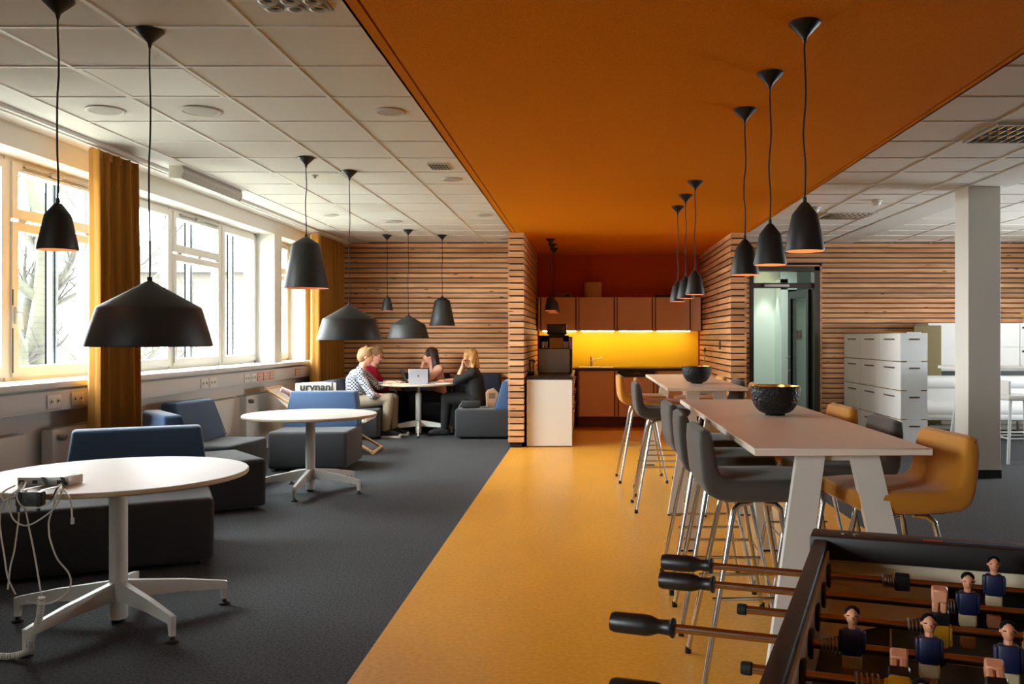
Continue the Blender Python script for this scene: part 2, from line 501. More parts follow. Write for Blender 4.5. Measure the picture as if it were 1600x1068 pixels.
struct(ob('wall_kitchen_back', MB().box(-1.0, 2.0, KY1, KY1+.1, -.1, CW+.1), ORANGEWALL), 'burnt orange wall above the kitchen cupboards')

# column
cl = struct(ob('column', MB().rbox(3.79, 4.115, 8.78, 9.10, .0, CW, .006, 1), WALLW), 'white square column standing on the right')
ob('column_plinth', MB().box(3.784, 4.121, 8.774, 9.106, 0, .085), BLACKP, cl)

# corridor door and the corridor behind it
DFR = M_('door_frame_dark', (62, 54, 44), .5)
d1 = struct(ob('door_1', MB().box(DX0-.02, DX0+.05, YB-.03, YB+.2, 0, DZ).box(DX1-.085, DX1, YB-.03, YB+.2, 0, DZ)
               .box(DX0-.02, DX1, YB-.03, YB+.2, DZ-.07, DZ).box(DX0+.05, DX1-.085, YB+.02, YB+.14, 2.19, 2.27), DFR), 'dark framed glazed door with fanlight to the corridor')
ob('oak_lining', MB().box(DX1, DX1+.03, YB-.035, YB+.2, 0, DZ+.02).box(DX0-.04, DX1+.03, YB-.035, YB+.2, DZ, DZ+.02), SLATX, d1)
ob('fanlight_pane', MB().box(DX0+.05, DX1-.085, YB+.07, YB+.08, 2.27, DZ-.07), GLASS, d1)
ob('door_closer', MB().rbox(DX0+.22, DX0+.62, YB-.02, YB+.02, 2.205, 2.245, .01), WHITEMET, d1)
BLK = M_('door_black', (24, 25, 26), .4)
lf = ob('door_leaf', MB().box(0, .05, 0, .10, 0, 2.17).box(0, .05, .86, .96, 0, 2.17).box(0, .05, .1, .86, 2.05, 2.17).box(0, .05, .1, .86, 0, .12), BLK, d1, (DX1-.14, YB+.16, .01), (0, 0, .10))
ob('pane', MB().box(.02, .03, .1, .86, .12, 2.05), GLASS, lf)
ob('handle', MB().tube([(.0, .88, 1.05), (-.06, .88, 1.05), (-.06, .78, 1.05)], .012).tube([(-.01, .84, .45), (-.05, .84, .5), (-.05, .84, .8), (-.01, .84, .85)], .008), STEEL, lf)
CORR = M_('corridor_paint', (205, 218, 208), .8)
CY = 17.2
cw = MB().box(2.06, 6.0, CY, CY+.1, 0, CW+.1).box(2.06, 2.14, YB+.2, CY+.1, 0, CW+.1).box(6.0, 6.1, YB+.2, CY+.1, 0, CW+.1)
struct(ob('wall_corridor', cw, CORR), 'pale green corridor walls seen through the door')
struct(ob('ceiling_corridor', MB().box(2.06, 6.1, YB+.2, CY+.1, 2.75, 2.85), M_('corridor_ceiling', (225, 228, 222), .8)))
struct(ob('floor_corridor', MB().box(2.06, 6.1, YB+.2, CY+.1, -.1, 0), M_('corridor_floor', (110, 112, 110), .5)))
pr = MB().box(3.66, 3.78, 16.6, CY, 0, 2.5).box(3.66, 3.95, 16.6, 16.7, 2.3, 2.75)
struct(ob('wall_corridor_pier', pr, CORR), 'projecting wall edge in the corridor')
d2 = struct(ob('door_2', MB().box(3.80, 3.86, CY-.06, CY-.01, 0, 2.35).box(4.0, 4.06, CY-.06, CY-.01, 0, 2.35).box(3.8, 4.06, CY-.06, CY-.01, 2.27, 2.35).box(3.86, 4.0, CY-.06, CY-.01, .95, 1.05), DFR), 'slim dark glazed door at the corridor end')
ob('pane', MB().box(3.86, 4.0, CY-.03, CY-.02, .0, 2.27), M_('dark_glass', (60, 60, 45), .1), d2)
fa = thing('fire_alarm', 'small red call point on the pale corridor wall', 'alarm', (4.13, CY, 1.45))
ob('housing', MB().rbox(-.045, .045, -.04, 0, -.07, .09, .008), M_('dark_red', (120, 30, 25), .5), fa)
ob('button', MB().rbox(-.025, .025, -.048, -.035, -.02, .04, .004), M_('alarm_red', (170, 40, 30), .4), fa)
def spot(name, loc, target, energy, size, blend, color, r=.04):
    l = bpy.data.lights.new(name, 'SPOT'); l.energy = energy; l.spot_size = size; l.spot_blend = blend; l.color = color
    l.shadow_soft_size = r
    o = bpy.data.objects.new(name, l); col.objects.link(o); o.location = loc
    o.rotation_euler = (Vector(target)-Vector(loc)).to_track_quat('-Z', 'Y').to_euler()
dl = thing('downlight', 'recessed corridor downlight washing the pale wall', 'light', (3.45, 16.95, 2.75))
ob('trim_ring', MB().lathe([(.075, 0), (.075, -.012), (.055, -.012), (.055, .0)], 24), WHITEMET, dl)
ob('lens', MB().lathe([(.001, -.006), (.054, -.006)], 24), M_('lamp_lens', (255, 245, 225), .4, emit=((255, 245, 225), 6)), dl)
spot('downlight_beam', (3.45, 16.95, 2.72), (3.46, 17.05, 0), 60, .75, .4, (1, .97, .88))
cp = bpy.data.lights.new('corridor_lamp', 'AREA'); cp.energy = 34; cp.size = 1.0; cp.color = (.95, 1, .95)
o = bpy.data.objects.new('corridor_lamp', cp); col.objects.link(o); o.location = (3.0, 15.6, 2.74)

# ================================================================== OUTSIDE
struct(ob('ground', MB().box(-120, XL-.5, -60, 160, -4.1, -4), M_('pale_ground', (150, 150, 140), .95, var=(.3, .25))), 'pale lawn outside the windows')
BARK = M_('mossy_bark', (40, 40, 29), .95, var=(3, .45), bump=(18, .8))
TWIG = M_('twig_bark', (32, 30, 27), .95)
def tree(loc, h, r, seed, label, lean=(.1, 0), paths=None):
    rnd = random.Random(seed)
    t = thing('bare_tree', label, 'tree', loc, 0, 'bare trees outside the windows')
    trunk, br, tw = MB(), MB(), MB()
    def keep(p, d):
        if p.x+loc[0] > -6.2: d = Vector((-abs(d.x), d.y, d.z))
        return d
    def limb(mb, p, d, L, r0, r1, depth, n, pts=None):
        steps = 7 if depth < 2 else 5
        if pts is None:
            pts = [p.copy()]; rs = [r0]
            for i in range(steps):
                d = (d+Vector((rnd.uniform(-1, 1), rnd.uniform(-1, 1), rnd.uniform(-.5, .8)))*(.16+.06*depth)).normalized()
                d = keep(p, d)
                p = p+d*(L/steps); pts.append(p.copy()); rs.append(r0+(r1-r0)*(i+1)/steps)
        else:
            steps = len(pts)-1; rs = [r0+(r1-r0)*i/steps for i in range(steps+1)]; d = (pts[-1]-pts[-2]).normalized()
        mb.tube(pts, rs, n)
        if depth < 4:
            for q in range((8, 6, 5, 4)[depth]):
                i = rnd.randint(2 if depth == 0 else 1, steps)
                a = rnd.uniform(0, 2*PI); up = rnd.uniform(.1, .8)
                nd = (Vector((math.cos(a), math.sin(a), up))+d*.5).normalized()
                limb((br if depth == 0 else tw), pts[i], keep(pts[i], nd), L*rnd.uniform(.3, .5), rs[i]*.5, rs[i]*.12+.002, depth+1, max(3, n-3))
    if paths:
        for P, r0, r1 in paths: limb(trunk, None, None, h*.5, r0, r1, 0, 12, [Vector(p) for p in P])
    else:
        limb(trunk, Vector((0, 0, 0)), Vector((lean[0], lean[1], 1)).normalized(), h, r, r*.35, 0, 12)
    ob('trunk', trunk, BARK, t); ob('branches', br, BARK, t)
    tg = ob('twigs', tw, TWIG, t); tg['kind'] = 'stuff'
tree((-8.0, 12.5, -4), 7.5, .2, 3, 'mossy leaning tree trunk outside the window nearest the viewer',
     paths=[([(-.25, 0, 0), (-.2, .05, 2.2), (-.02, .1, 4.0), (.08, .1, 4.6), (.20, .05, 5.2), (.33, 0, 5.9), (.37, 0, 6.5), (.28, 0, 7.1), (.1, -.1, 8.0), (-.1, -.2, 9.5)], .26, .08),
            ([(-.15, .05, 3.2), (-.18, .1, 4.6), (-.08, .2, 5.6), (.1, .3, 6.5), (.2, .3, 7.4), (.5, .4, 9.0)], .15, .05)])
tree((-10.6, 15.1, -4), 9.5, .13, 11, 'slender bare tree behind the mossy trunk outside', (-.05, .05))
tree((-10.3, 20.5, -4), 9, .14, 21, 'bare tree with thin branches outside the middle window', (0, .02))
tree((-13.5, 27, -4), 9, .16, 31, 'distant bare tree outside the middle window', (.02, 0))
FIN = M_('blue_grey_metal', (62, 74, 86), .5)
for i, y in enumerate((7.45, 10.02, 11.2, 8.72)):
    t = thing('blind_guide', 'blue-grey outdoor blind guide rail at the %s' % ('near window, by the curtain', 'middle pane of the three-bay window', 'last pane of the three-bay window', 'first pane of the three-bay window')[i], 'rail', (XL-.46, y, 0), 0, 'blind guide rails outside')
    ob('rail', MB().box(-.03, .03, -.035, -.012, .95, 2.8).box(-.03, .03, .012, .035, .95, 2.8).box(-.03, -.015, -.035, .035, .95, 2.8), FIN, t)
    ob('bracket', MB().box(-.03, .09, -.02, .02, 1.0, 1.03), FIN, t)
    ob('bracket', MB().box(-.03, .09, -.02, .02, 2.7, 2.73), FIN, t)
bd = thing('house', 'pale house with dark windows far outside the windows', 'building', (-17.5, 41, -4))
ob('wall', MB().box(-5, 5, 0, 8, 0, 8.4), M_('house_render', (58, 54, 47), .9), bd)
ob('roof', MB().prism([(-5.4, 8.4), (5.4, 8.4), (0, 11.2)], -.4, 8.4), M_('house_roof', (50, 48, 46), .9), bd)
for wx in (-3.6, -1.2, 1.2, 3.6):
    for wz in (1.4, 4.8):
        f = ob('window', MB().box(wx-.55, wx+.55, -.06, .02, wz, wz+1.5), M_('house_trim', (62, 62, 60), .7), bd)
        ob('pane', MB().box(wx-.45, wx+.45, -.08, -.05, wz+.1, wz+1.4), M_('house_glass', (22, 24, 26), .2), f)
# ================================================================== WINDOW-SIDE FITTINGS
# cable trunking with sockets
tk = thing('cable_trunking', 'white cable trunking with sockets below the window sill', 'trunking', (-3.93, 0, .93))
ob('channel', MB().rbox(-.13, 0, 4.0, 13.0, -.075, .075, .008), WHITEMET, tk)
SOCK = M_('socket_white', (230, 228, 220), .4); SOCKD = M_('socket_dark', (60, 56, 52), .6); SOCKR = M_('socket_salmon', (222, 165, 150), .5)
for y0, n, rd in ((6.42, 2, 0), (6.72, 2, 0), (8.98, 2, 0), (9.18, 2, 0), (10.12, 2, 0), (10.32, 2, 0), (10.52, 2, 1), (10.72, 2, 1), (10.92, 2, 1), (11.9, 2, 1)):
    pl = ob('socket_plate', MB().rbox(0, .012, y0, y0+.17, -.05, .05, .004), SOCKR if rd else SOCK, tk)
    for k in range(n):
        c = y0+.045+.08*k
        ob('socket', MB().lathe([(.026, .012), (.026, .015), (.02, .015), (.02, .0125)], 16, (0, c, 0), True, 'x'), SOCK, pl)
        ob('socket_hole', MB().lathe([(.011, .0128), (.001, .0132)], 16, (0, c, 0), True, 'x'), SOCKD, pl)
# radiators
RAD = M_('radiator_white', (208, 206, 198), .4)
def radiator(y0, y1, label):
    t = thing('radiator', label, 'radiator', (-3.97, (y0+y1)/2, 0), 0, 'flat white radiators under the windows')
    h = (y1-y0)/2
    ob('panel', MB().rbox(-.05, .04, -h, h, .14, .72, .012), RAD, t)
    ob('grille', MB().box(-.045, .03, -h+.02, h-.02, .72, .728), M_('radiator_grille', (150, 148, 140), .5), t)
    ob('valve', MB().lathe([(.02, 0), (.026, .01), (.026, .05), (.018, .06)], 16, (.04, -h+.07, .66), True, 'x'), M_('valve_grey', (120, 118, 112), .4), t)
    ob('pipe', MB().tube([(-.02, -h-.03, 0), (-.02, -h-.03, .18), (-.02, -h+.02, .2)], .011), RAD, t)
    for s in (-1, 1): ob('bracket', MB().box(-.085, -.04, s*(h-.15)-.02, s*(h-.15)+.02, .2, .66), RAD, t)
radiator(4.6, 6.2, 'flat white radiator under the window nearest the viewer')
radiator(6.5, 7.6, 'flat white radiator half hidden by the near curtain')
radiator(8.95, 10.0, 'flat white radiator behind the wall-side blue chair')
radiator(10.2, 11.35, 'flat white radiator behind the wooden deck chair')
# curtains: pleated mustard cloth
MUST = M_('mustard_curtain', (166, 112, 38), .9, sheen=.1, bump=(300, .2))
def curtain(label, y0, y1, folds, ztop, spread, seed, cx=-3.79):
    rnd = random.Random(seed)
    t = thing('curtain', label, 'curtain', (cx, y0, 0), 0, 'mustard curtains')
    n = folds*14; vs = []; fs = []; nz = 14
    ph = [rnd.uniform(-.5, .5) for _ in range(folds+2)]
    for k in range(2):
        for j in range(nz+1):
            z = .03+(ztop-.03)*j/nz
            low = (1-j/nz)
            for i in range(n+1):
                u = i/n
                a = u*folds*2*PI+ph[int(u*folds)]*.5
                amp = .062+.012*math.sin(u*folds*1.7+seed)+.008*low
                sa = math.sin(a); x = amp*math.copysign(abs(sa)**.7, sa)+.008*math.sin(3.1*low+u*9)-(k*.006)
                yy = (u-.06)*(y1-y0)*(1+spread*low)+.035*math.cos(a)+.006
                vs.append((x, yy, z))
    N = (nz+1)*(n+1)
    for j in range(nz):
        for i in range(n):
            a = j*(n+1)+i
            fs.append((a, a+1, a+n+2, a+n+1)); fs.append((N+a, N+a+n+1, N+a+n+2, N+a+1))
    for j in range(nz):
        for i in (0, n):
            a = j*(n+1)+i; fs.append((a, a+n+1, N+a+n+1, N+a))
    for i in range(n):
        for j in (0, nz):
            a = j*(n+1)+i; fs.append((a, N+a, N+a+1, a+1))
    ob('cloth', MB().add(vs, fs, True), MUST, t)
    ob('heading_tape', MB().box(-.012, .006, .0, (y1-y0)*.94, ztop-.05, ztop+.012), MUST, t)
curtain('pleated mustard curtain hanging between the two large windows', 6.76, 7.50, 5, 2.845, .12, 3)
curtain('gathered mustard curtain in the far corner beside the timber wall', 12.38, 13.88, 10, 2.845, .02, 8, -3.815)
# projection screen housing under the ceiling edge
sh = thing('screen_housing', 'grey roller screen case fixed under the ceiling above the windows', 'screen case', (-3.60, 7.72, CW-.055))
ob('case', MB().prism([(-.05, -.05), (.04, -.055), (.06, 0), (.05, .052), (-.05, .052)], .02, 1.33), M_('screen_grey', (170, 170, 166), .5), sh)
for y in (0, 1.33): ob('end_cap', MB().prism([(-.055, -.055), (.045, -.06), (.066, 0), (.055, .055), (-.055, .055)], y, y+.02), M_('screen_cap', (205, 202, 190), .5), sh)
ob('bracket', MB().box(-.03, .03, .05, .09, .05, .06), WHITEMET, sh)

# ================================================================== CEILING FITTINGS
LP = M_('panel_diffuser', (236, 236, 226), .5)
def panel(x0, y0, label):
    t = thing('ceiling_panel', label, 'ceiling panel', (x0+.311, y0+.313, CW), 0, 'plain square ceiling panels')
    ob('diffuser', MB().box(-.272, .272, -.272, .272, -.003, .003), LP, t)
    fr = MB()
    for s in (-1, 1):
        fr.box(s*.285-.013, s*.285+.013, -.298, .298, -.006, .003); fr.box(-.272, .272, s*.285-.013, s*.285+.013, -.006, .003)
    ob('frame', fr, GRID, t)
yl = y_lines
panel(-2.868, yl[5], 'bright square ceiling panel behind the near pendant cords')
panel(-2.868, yl[10], 'bright square ceiling panel above the middle round table')
panel(-2.868, yl[13], 'square ceiling panel over the deck chair corner')
# round loudspeakers
SPK = M_('speaker_mesh', (176, 172, 162), .7, var=(250, .25)); SPR = M_('speaker_ring', (214, 211, 203), .5)
def px2ceil(x, y):
    Y = 1.505*1380/(527-y); return ((x-917)*Y/1380, Y)
for x, y, r, lab in ((165, 172, .12, 'round ceiling speaker closest to the windows, near the mustard curtain'),
                     (314, 173, .13, 'round ceiling speaker right of the bright panel'),
                     (610, 174, .10, 'round ceiling speaker beside the orange band, nearest the viewer'),
                     (706, 280, .10, 'round ceiling speaker beside the orange band, past the slotted vent'),
                     (516, 336, .10, 'round ceiling speaker above the gap between two lounge tables'),
                     (614, 346, .12, 'round ceiling speaker above the far pendant lamps'),
                     (757, 336, .10, 'round ceiling speaker at the kitchen end of the orange band'),
                     (790, 372, .10, 'small round ceiling speaker next to the kitchen partition')):
    X, Y = px2ceil(x, y)
    t = thing('ceiling_speaker', lab, 'speaker', (X, Y, CW), 0, 'round ceiling speakers')
    ob('ring', MB().lathe([(r, 0), (r, -.006), (r-.012, -.01), (r-.02, -.006)], 32), SPR, t)
    ob('mesh_grille', MB().lathe([(r-.018, -.006), (.001, -.008)], 32), SPK, t)
# square air diffuser with round nozzles at the top edge
X, Y = px2ceil(460, -3)
t = thing('nozzle_vent', 'square grey air vent with round nozzles at the top edge', 'vent', (X-.02, Y, CW))
ob('plate', MB().box(-.155, .155, -.14, .14, -.008, .002), M_('vent_grey', (150, 150, 146), .4, .3), t)
for i in (-1, 0, 1):
    for j in (-1, 0, 1):
        nz_ = ob('nozzle', MB().lathe([(.042, -.008), (.042, -.018), (.033, -.02), (.028, -.010), (.02, -.012)], 20, (i*.1, j*.09, 0)), M_('vent_rim', (214, 212, 205), .3, .2), t)
        ob('nozzle_core', MB().lathe([(.026, -.009), (.012, -.016), (.001, -.017)], 16, (i*.1, j*.09, 0)), M_('vent_dark', (40, 40, 38), .6), nz_)
X, Y = px2ceil(687, 260)
t = thing('slot_vent', 'small dark slotted ceiling vent beside the orange band', 'vent', (X, Y, CW))
ob('plate', MB().box(-.09, .09, -.13, .13, -.006, .002), M_('vent_beige', (196, 190, 175), .5), t)
for i in range(6):
    for j in range(3):
        ob('slot', MB().box(-.08+i*.028, -.08+i*.028+.018, -.11+j*.08, -.06+j*.08, -.009, -.005), M_('vent_dark', (40, 40, 38), .6), t)
# louvre luminaires on the office side
LOUV = M_('louvre_metal', (214, 206, 190), .2, .9)
def louvre(x0, x1, y0, y1, label, k):
    t = thing('louvre_luminaire', label, 'ceiling light', ((x0+x1)/2, (y0+y1)/2, CW), 0, 'recessed louvre lights')
    hx, hy = (x1-x0)/2, (y1-y0)/2
    ob('tray', MB().box(-hx, hx, -hy, hy, -.002, .004), M_('louvre_tray', (60, 52, 42), .5), t)
    fr = MB()
    fr.box(-hx, hx, -hy, -hy+.02, -.02, 0).box(-hx, hx, hy-.02, hy, -.02, 0).box(-hx, -hx+.02, -hy+.02, hy-.02, -.02, 0).box(hx-.02, hx, -hy+.02, hy-.02, -.02, 0)
    ob('frame', fr, WHITEMET, t)
    for i in range(1, 4):
        y = -hy+i*(2*hy)/4
        ob('reflector', MB().prism([(y-.035, -.002), (y, -.022), (y+.035, -.002)], -hx+.02, hx-.02, 'x'), LOUV, t)
    for i in range(1, k):
        x = -hx+i*(2*hx)/k
        ob('fin', MB().box(x-.004, x+.004, -hy+.02, hy-.02, -.02, -.003), LOUV, t)
louvre(2.88, 4.1-.62, yl[7]+.02, yl[8]-.02, 'louvred ceiling light at the picture edge, nearest the column', 9)
louvre(2.88, 3.47, yl[14]-.0, yl[15]-.02, 'louvred ceiling light in front of the timber wall', 9)
def detector(x, y, label):
    X, Y = px2ceil(x, y)
    t = thing('smoke_detector', label, 'smoke detector', (X, Y, CW), 0, 'white smoke detectors')
    ob('base', MB().lathe([(.06, 0), (.06, -.015), (.05, -.02)], 24), WHITEMET, t)
    ob('dome', MB().lathe([(.045, -.02), (.042, -.04), (.03, -.055), (.001, -.06)], 24), WHITE, t)
detector(1370, 313, 'white smoke detector between the louvred lights')
detector(1274, 324, 'white smoke detector beside the large black pendant')
X, Y = px2ceil(492, 273)
t = thing('sprinkler_head', 'tiny round sprinkler beside the bell pendant canopy', 'sprinkler', (X, Y, CW))
ob('ring', MB().lathe([(.03, 0), (.03, -.008), (.018, -.01)], 20), M_('vent_grey', (150, 150, 146), .4, .3), t)
ob('head', MB().lathe([(.015, -.006), (.012, -.03), (.001, -.034)], 16), STEEL, t)

# ================================================================== PENDANT LAMPS
BULB = M_('warm_bulb', (255, 220, 180), .4, emit=((255, 214, 170), 14))
SHADE = M_('matte_black_shade', (38, 38, 37), .5, spec=.35)
CORD = M_('black_cord', (16, 15, 15), .7)
KINDS = {   # bottom radius, shoulder radius, neck radius, height of skirt, height of cone
    'bell_small': (.082, .054, .008, .155, .055),
    'bell_large': (.184, .112, .012, .365, .065),
    'dish': (.285, .236, .012, .185, .135)}
def pendant(kind, label, x, y, zb, ceil, group):
    rb, rs, rn, hs, hc = KINDS[kind]
    key = 'pm_'+kind
    if key not in MATS:
        lip = .006
        out = [(rb, 0), (rb+.002, .008), (rs, hs), (rs-.006, hs+.008), (rn*2.0, hs+hc-.006), (rn, hs+hc), (rn, hs+hc+.02), (.001, hs+hc+.022)]
        inn = [(rb-.003, .0), (rs-.006, hs-.004), (rn*2, hs+hc-.016), (.001, hs+hc-.014)]
        MATS[key] = (MB().lathe(out, 48).mesh('shade', SHADE), MB().lathe(inn, 48).mesh('lining', COPPER),
                     MB().sphere((0, 0, hs*.6), .03 if kind != 'dish' else .05).mesh('bulb', BULB),
                     MB().lathe([(.068, 0), (.068, -.006), (.012, -.062), (.006, -.085), (.004, -.09)], 32).mesh('canopy', BLACKM))
        # the outer shell must stay open underneath
        for me in MATS[key][:2]:
            bm = bmesh.new(); bm.from_mesh(me)
            bmesh.ops.delete(bm, geom=[f for f in bm.faces if len(f.verts) > 8], context='FACES_ONLY')
            bm.to_mesh(me); bm.free()
    sh, li, bu, ca = MATS[key]
    t = thing('pendant_lamp', label, 'pendant lamp', (x, y, zb), 0, group)
    ob('shade', sh, None, t); ob('lining', li, None, t); ob('bulb', bu, None, t)
    ob('canopy', ca, None, t, (0, 0, ceil-zb))
    rnd = random.Random(int(x*1000+y*77))
    top = ceil-zb-.06; bot = hs+hc
    pts = [(0, 0, bot)]
    for i in range(1, 12):
        pts.append((.006*math.sin(i*.9+rnd.random()*.7)*math.sin(PI*i/12), .004*math.cos(i*1.3)*math.sin(PI*i/12), bot+(top-bot)*i/12))
    pts.append((0, 0, top))
    ob('cord', MB().tube(pts, .0042, 6), CORD, t)
G1 = 'black pendants over the lounge'; G2 = 'bell pendants over the near bar table'; G3 = 'bell pendants over the far bar table'; G4 = 'bell pendants over the kitchen counter'
pendant('bell_small', 'small black bell pendant with copper lining in front of the left window', -2.36, 3.94, 1.79, CW, G1)
pendant('dish', 'wide black dish pendant in front of the mustard curtain, nearest and largest', -2.143, 4.33, 1.356, CW, G1)
pendant('bell_large', 'tall black bell pendant in front of the narrow far window', -2.35, 7.39, 1.812, CW, G1)
pendant('dish', 'wide grey-black dish pendant above the middle round table', -2.148, 7.99, 1.377, CW, G1)
pendant('dish', 'wide black dish pendant above the meeting table', -2.5, 12.36, 1.39, CW, G1)
pendant('bell_small', 'tiny black bell pendant hanging before the timber wall', -2.935, 12.98, 1.795, CW, G1)
pendant('bell_large', 'tall black bell pendant hanging before the timber wall', -2.126, 12.98, 1.57, CW, G1)
for y, l in ((3.75, 'black bell pendant nearest the viewer in the right-hand row of three'), (4.46, 'black bell pendant in the middle of the right-hand row of three'), (5.17, 'black bell pendant lowest in view of the right-hand row of three')):
    pendant('bell_small', l, .925, y, 1.766, CO, G2)
for y, l in ((7.55, 'largest of the three overlapping bell pendants before the kitchen'), (8.27, 'middle one of the three overlapping bell pendants before the kitchen'), (8.99, 'smallest of the three overlapping bell pendants before the kitchen')):
    pendant('bell_small', l, .925, y, 1.766, CO, G3)
for y, l in ((11.96, 'front black bell pendant above the kitchen side counter'), (12.58, 'second black bell pendant above the kitchen side counter, mostly hidden'), (13.2, 'last black bell pendant above the kitchen side counter, mostly hidden')):
    pendant('bell_small', l, -.49, y, 1.766, CO, G4)
# ================================================================== ROUND TABLES
def round_table(label, x, y, r, h, off, neck=False):
    t = thing('round_table', label, 'table', (x, y, 0), 0, 'round white pedestal tables')
    top = ob('table_top', MB().lathe([(.001, h-.026), (r-.012, h-.026), (r-.002, h-.020), (r, h-.012), (r, h-.003), (r-.003, h), (.001, h)], 72), TABLEW, t)
    ob('edge_band', MB().lathe([(r-.004, h-.024), (r+.0012, h-.018), (r+.0012, h-.005), (r-.004, h-.003)], 72), EDGEW, top)
    ob('flange', MB().lathe([(.10, h-.026), (.10, h-.034), (.045, h-.045), (.03, h-.05)], 24), BLACKP, t)
    zt = .60 if neck else h-.045
    ob('column', MB().lathe([(.040, .02), (.042, .03), (.042, zt-.004), (.038, zt)], 32), WHITEMET, t)
    if neck: ob('inner_column', MB().lathe([(.026, zt-.01), (.026, h-.03)], 24), STEEL, t)
    ob('glide', MB().lathe([(.028, 0), (.032, .004), (.03, .02), (.02, .022)], 20), RUBBER, t)
    for k in range(5):
        a = math.radians(off+72*k)
        M = Matrix.Rotation(a, 4, 'Z')
        vs = []
        for d, hw, z0, z1 in ((.03, .021, .115, .205), (.30, .017, .105, .165), (.485, .014, .085, .128), (.505, .013, .082, .122)):
            vs += [(d, -hw, z0), (d, hw, z0), (d, hw*.8, z1), (d, -hw*.8, z1)]
        fs = [(0, 1, 2, 3), (15, 14, 13, 12)]
        for i in range(3):
            for q in range(4):
                a0 = i*4+q; b0 = i*4+(q+1) % 4
                fs.append((a0, b0, b0+4, a0+4))
        m = MB().add(vs, fs)
        vs = []
        for z, d0, d1, hw in ((.122, .470, .508, .013), (.03, .484, .508, .011)):
            vs += [(d0, -hw, z), (d1, -hw, z), (d1, hw, z), (d0, hw, z)]
        m.add(vs, [(0, 1, 2, 3), (7, 6, 5, 4), (0, 1, 5, 4), (1, 2, 6, 5), (2, 3, 7, 6), (3, 0, 4, 7)])
        lg = ob('leg', m.xf(M), WHITEMET, t)
        g = MB().lathe([(.004, .035), (.008, .03), (.012, .016), (.027, .010), (.028, .003), (.024, 0)], 16, (.496, 0, 0)).xf(M)
        ob('foot_glide', g, RUBBER, lg)
    return t
round_table('white round table at the lower left with cables and adapter on it', -2.307, 4.35, .60, .735, 36)
round_table('white round table in the middle of the lounge, bare top', -2.52, 8.05, .59, .705, -16)
round_table('white round meeting table with laptops where people sit', -2.44, 12.8, .555, .74, 280, True)

# ================================================================== LOUNGE CHAIRS
SEATG = M_('charcoal_upholstery', (35, 36, 40), .85, bump=(350, .12), sheen=.2)
BLUE = M_('blue_upholstery', (33, 66, 104), .75, bump=(350, .12), sheen=.25)
LEGD = M_('dark_glide', (20, 20, 20), .7)
def lounge(label, x, y, rz, wdt=.80, dep=.80, tall=.80, flip=False, group='modular blue and charcoal lounge chairs', seat_h=.415, extra=0, cloth=None):
    """faces local -Y; origin on the floor under the seat centre"""
    t = thing('lounge_chair', label, 'lounge chair', (x, y, 0), rz, group)
    hw, hd = wdt/2, dep/2
    ob('seat', MB().rbox(-hw-extra, hw, -hd, hd, .025, seat_h, .035, 3), SEATG, t)
    # wedge-shaped back: inner face leans back, sides taper slightly
    bm = bmesh.new()
    z0, z1 = seat_h-.012, tall
    y0, y1 = hd-.26, hd-.15
    pts = [(-hw, y0, z0), (hw, y0, z0), (hw, hd, z0), (-hw, hd, z0), (-hw+.05, y1, z1), (hw-.05, y1, z1), (hw-.04, hd-.005, z1), (-hw+.04, hd-.005, z1)]
    V = [bm.verts.new(p) for p in pts]
    for f in ((3, 2, 1, 0), (4, 5, 6, 7), (0, 1, 5, 4), (1, 2, 6, 5), (2, 3, 7, 6), (3, 0, 4, 7)): bm.faces.new([V[i] for i in f])
    bmesh.ops.bevel(bm, geom=[e for e in bm.edges], offset=.026, segments=3, affect='EDGES', profile=.5)
    b = ob('backrest', MB().bm(bm, True), cloth or BLUE, t)
    ob('piping', MB().tube([(-hw+.014, y0+.004, z0+.03), (-hw+.062, y1+.006, z1-.012), (hw-.062, y1+.006, z1-.012), (hw-.014, y0+.004, z0+.03)], .004, 6), cloth or BLUE, b)
    for sx in (-1, 1):
        for sy in (-1, 1):
            ob('foot', MB().lathe([(.02, 0), (.022, .004), (.018, .028)], 12, (sx*(hw-.08), sy*(hd-.08), 0)), LEGD, t)
    return t
def facing(fx, fy): return math.atan2(fx, -fy)   # local -Y turned to (fx,fy)
lounge('blue-backed charcoal lounge chair right behind the nearest round table', -2.86, 5.62, facing(.44, -.9), .86, extra=.34)
lounge('blue-backed lounge chair seen from behind below the near curtain', -3.16, 7.27, facing(.78, .62), .78, .78)
lounge('blue-backed lounge chair standing against the radiator wall', -3.55, 8.43, facing(.995, -.08), .80, .68)
lounge('blue-backed lounge chair facing the viewer behind the middle round table', -2.94, 9.62, facing(.04, -1), .82, .80)
lounge('blue-backed lounge chair under the man in the checked shirt', -3.28, 12.46, facing(1, .06), .80, .80)
lounge('blue-backed lounge chair under the person in pink', -3.31, 13.32, facing(1, 0), .78, .80)
lounge('charcoal lounge chair with blue back beside the kitchen partition', -1.42, 12.55, facing(-1, 0), .80, .80)
# wall bench behind the meeting table: modules in a row
for i, (x, l) in enumerate(((-2.52, 'dark wall seat module left of the woman with brown hair'), (-1.72, 'dark wall seat module behind the blonde woman'))):
    lounge(l, x, 13.63, 0, .79, .74, .84, group='dark seat modules along the timber wall', cloth=M_('navy_upholstery', (20, 28, 46), .8, bump=(350, .12)))

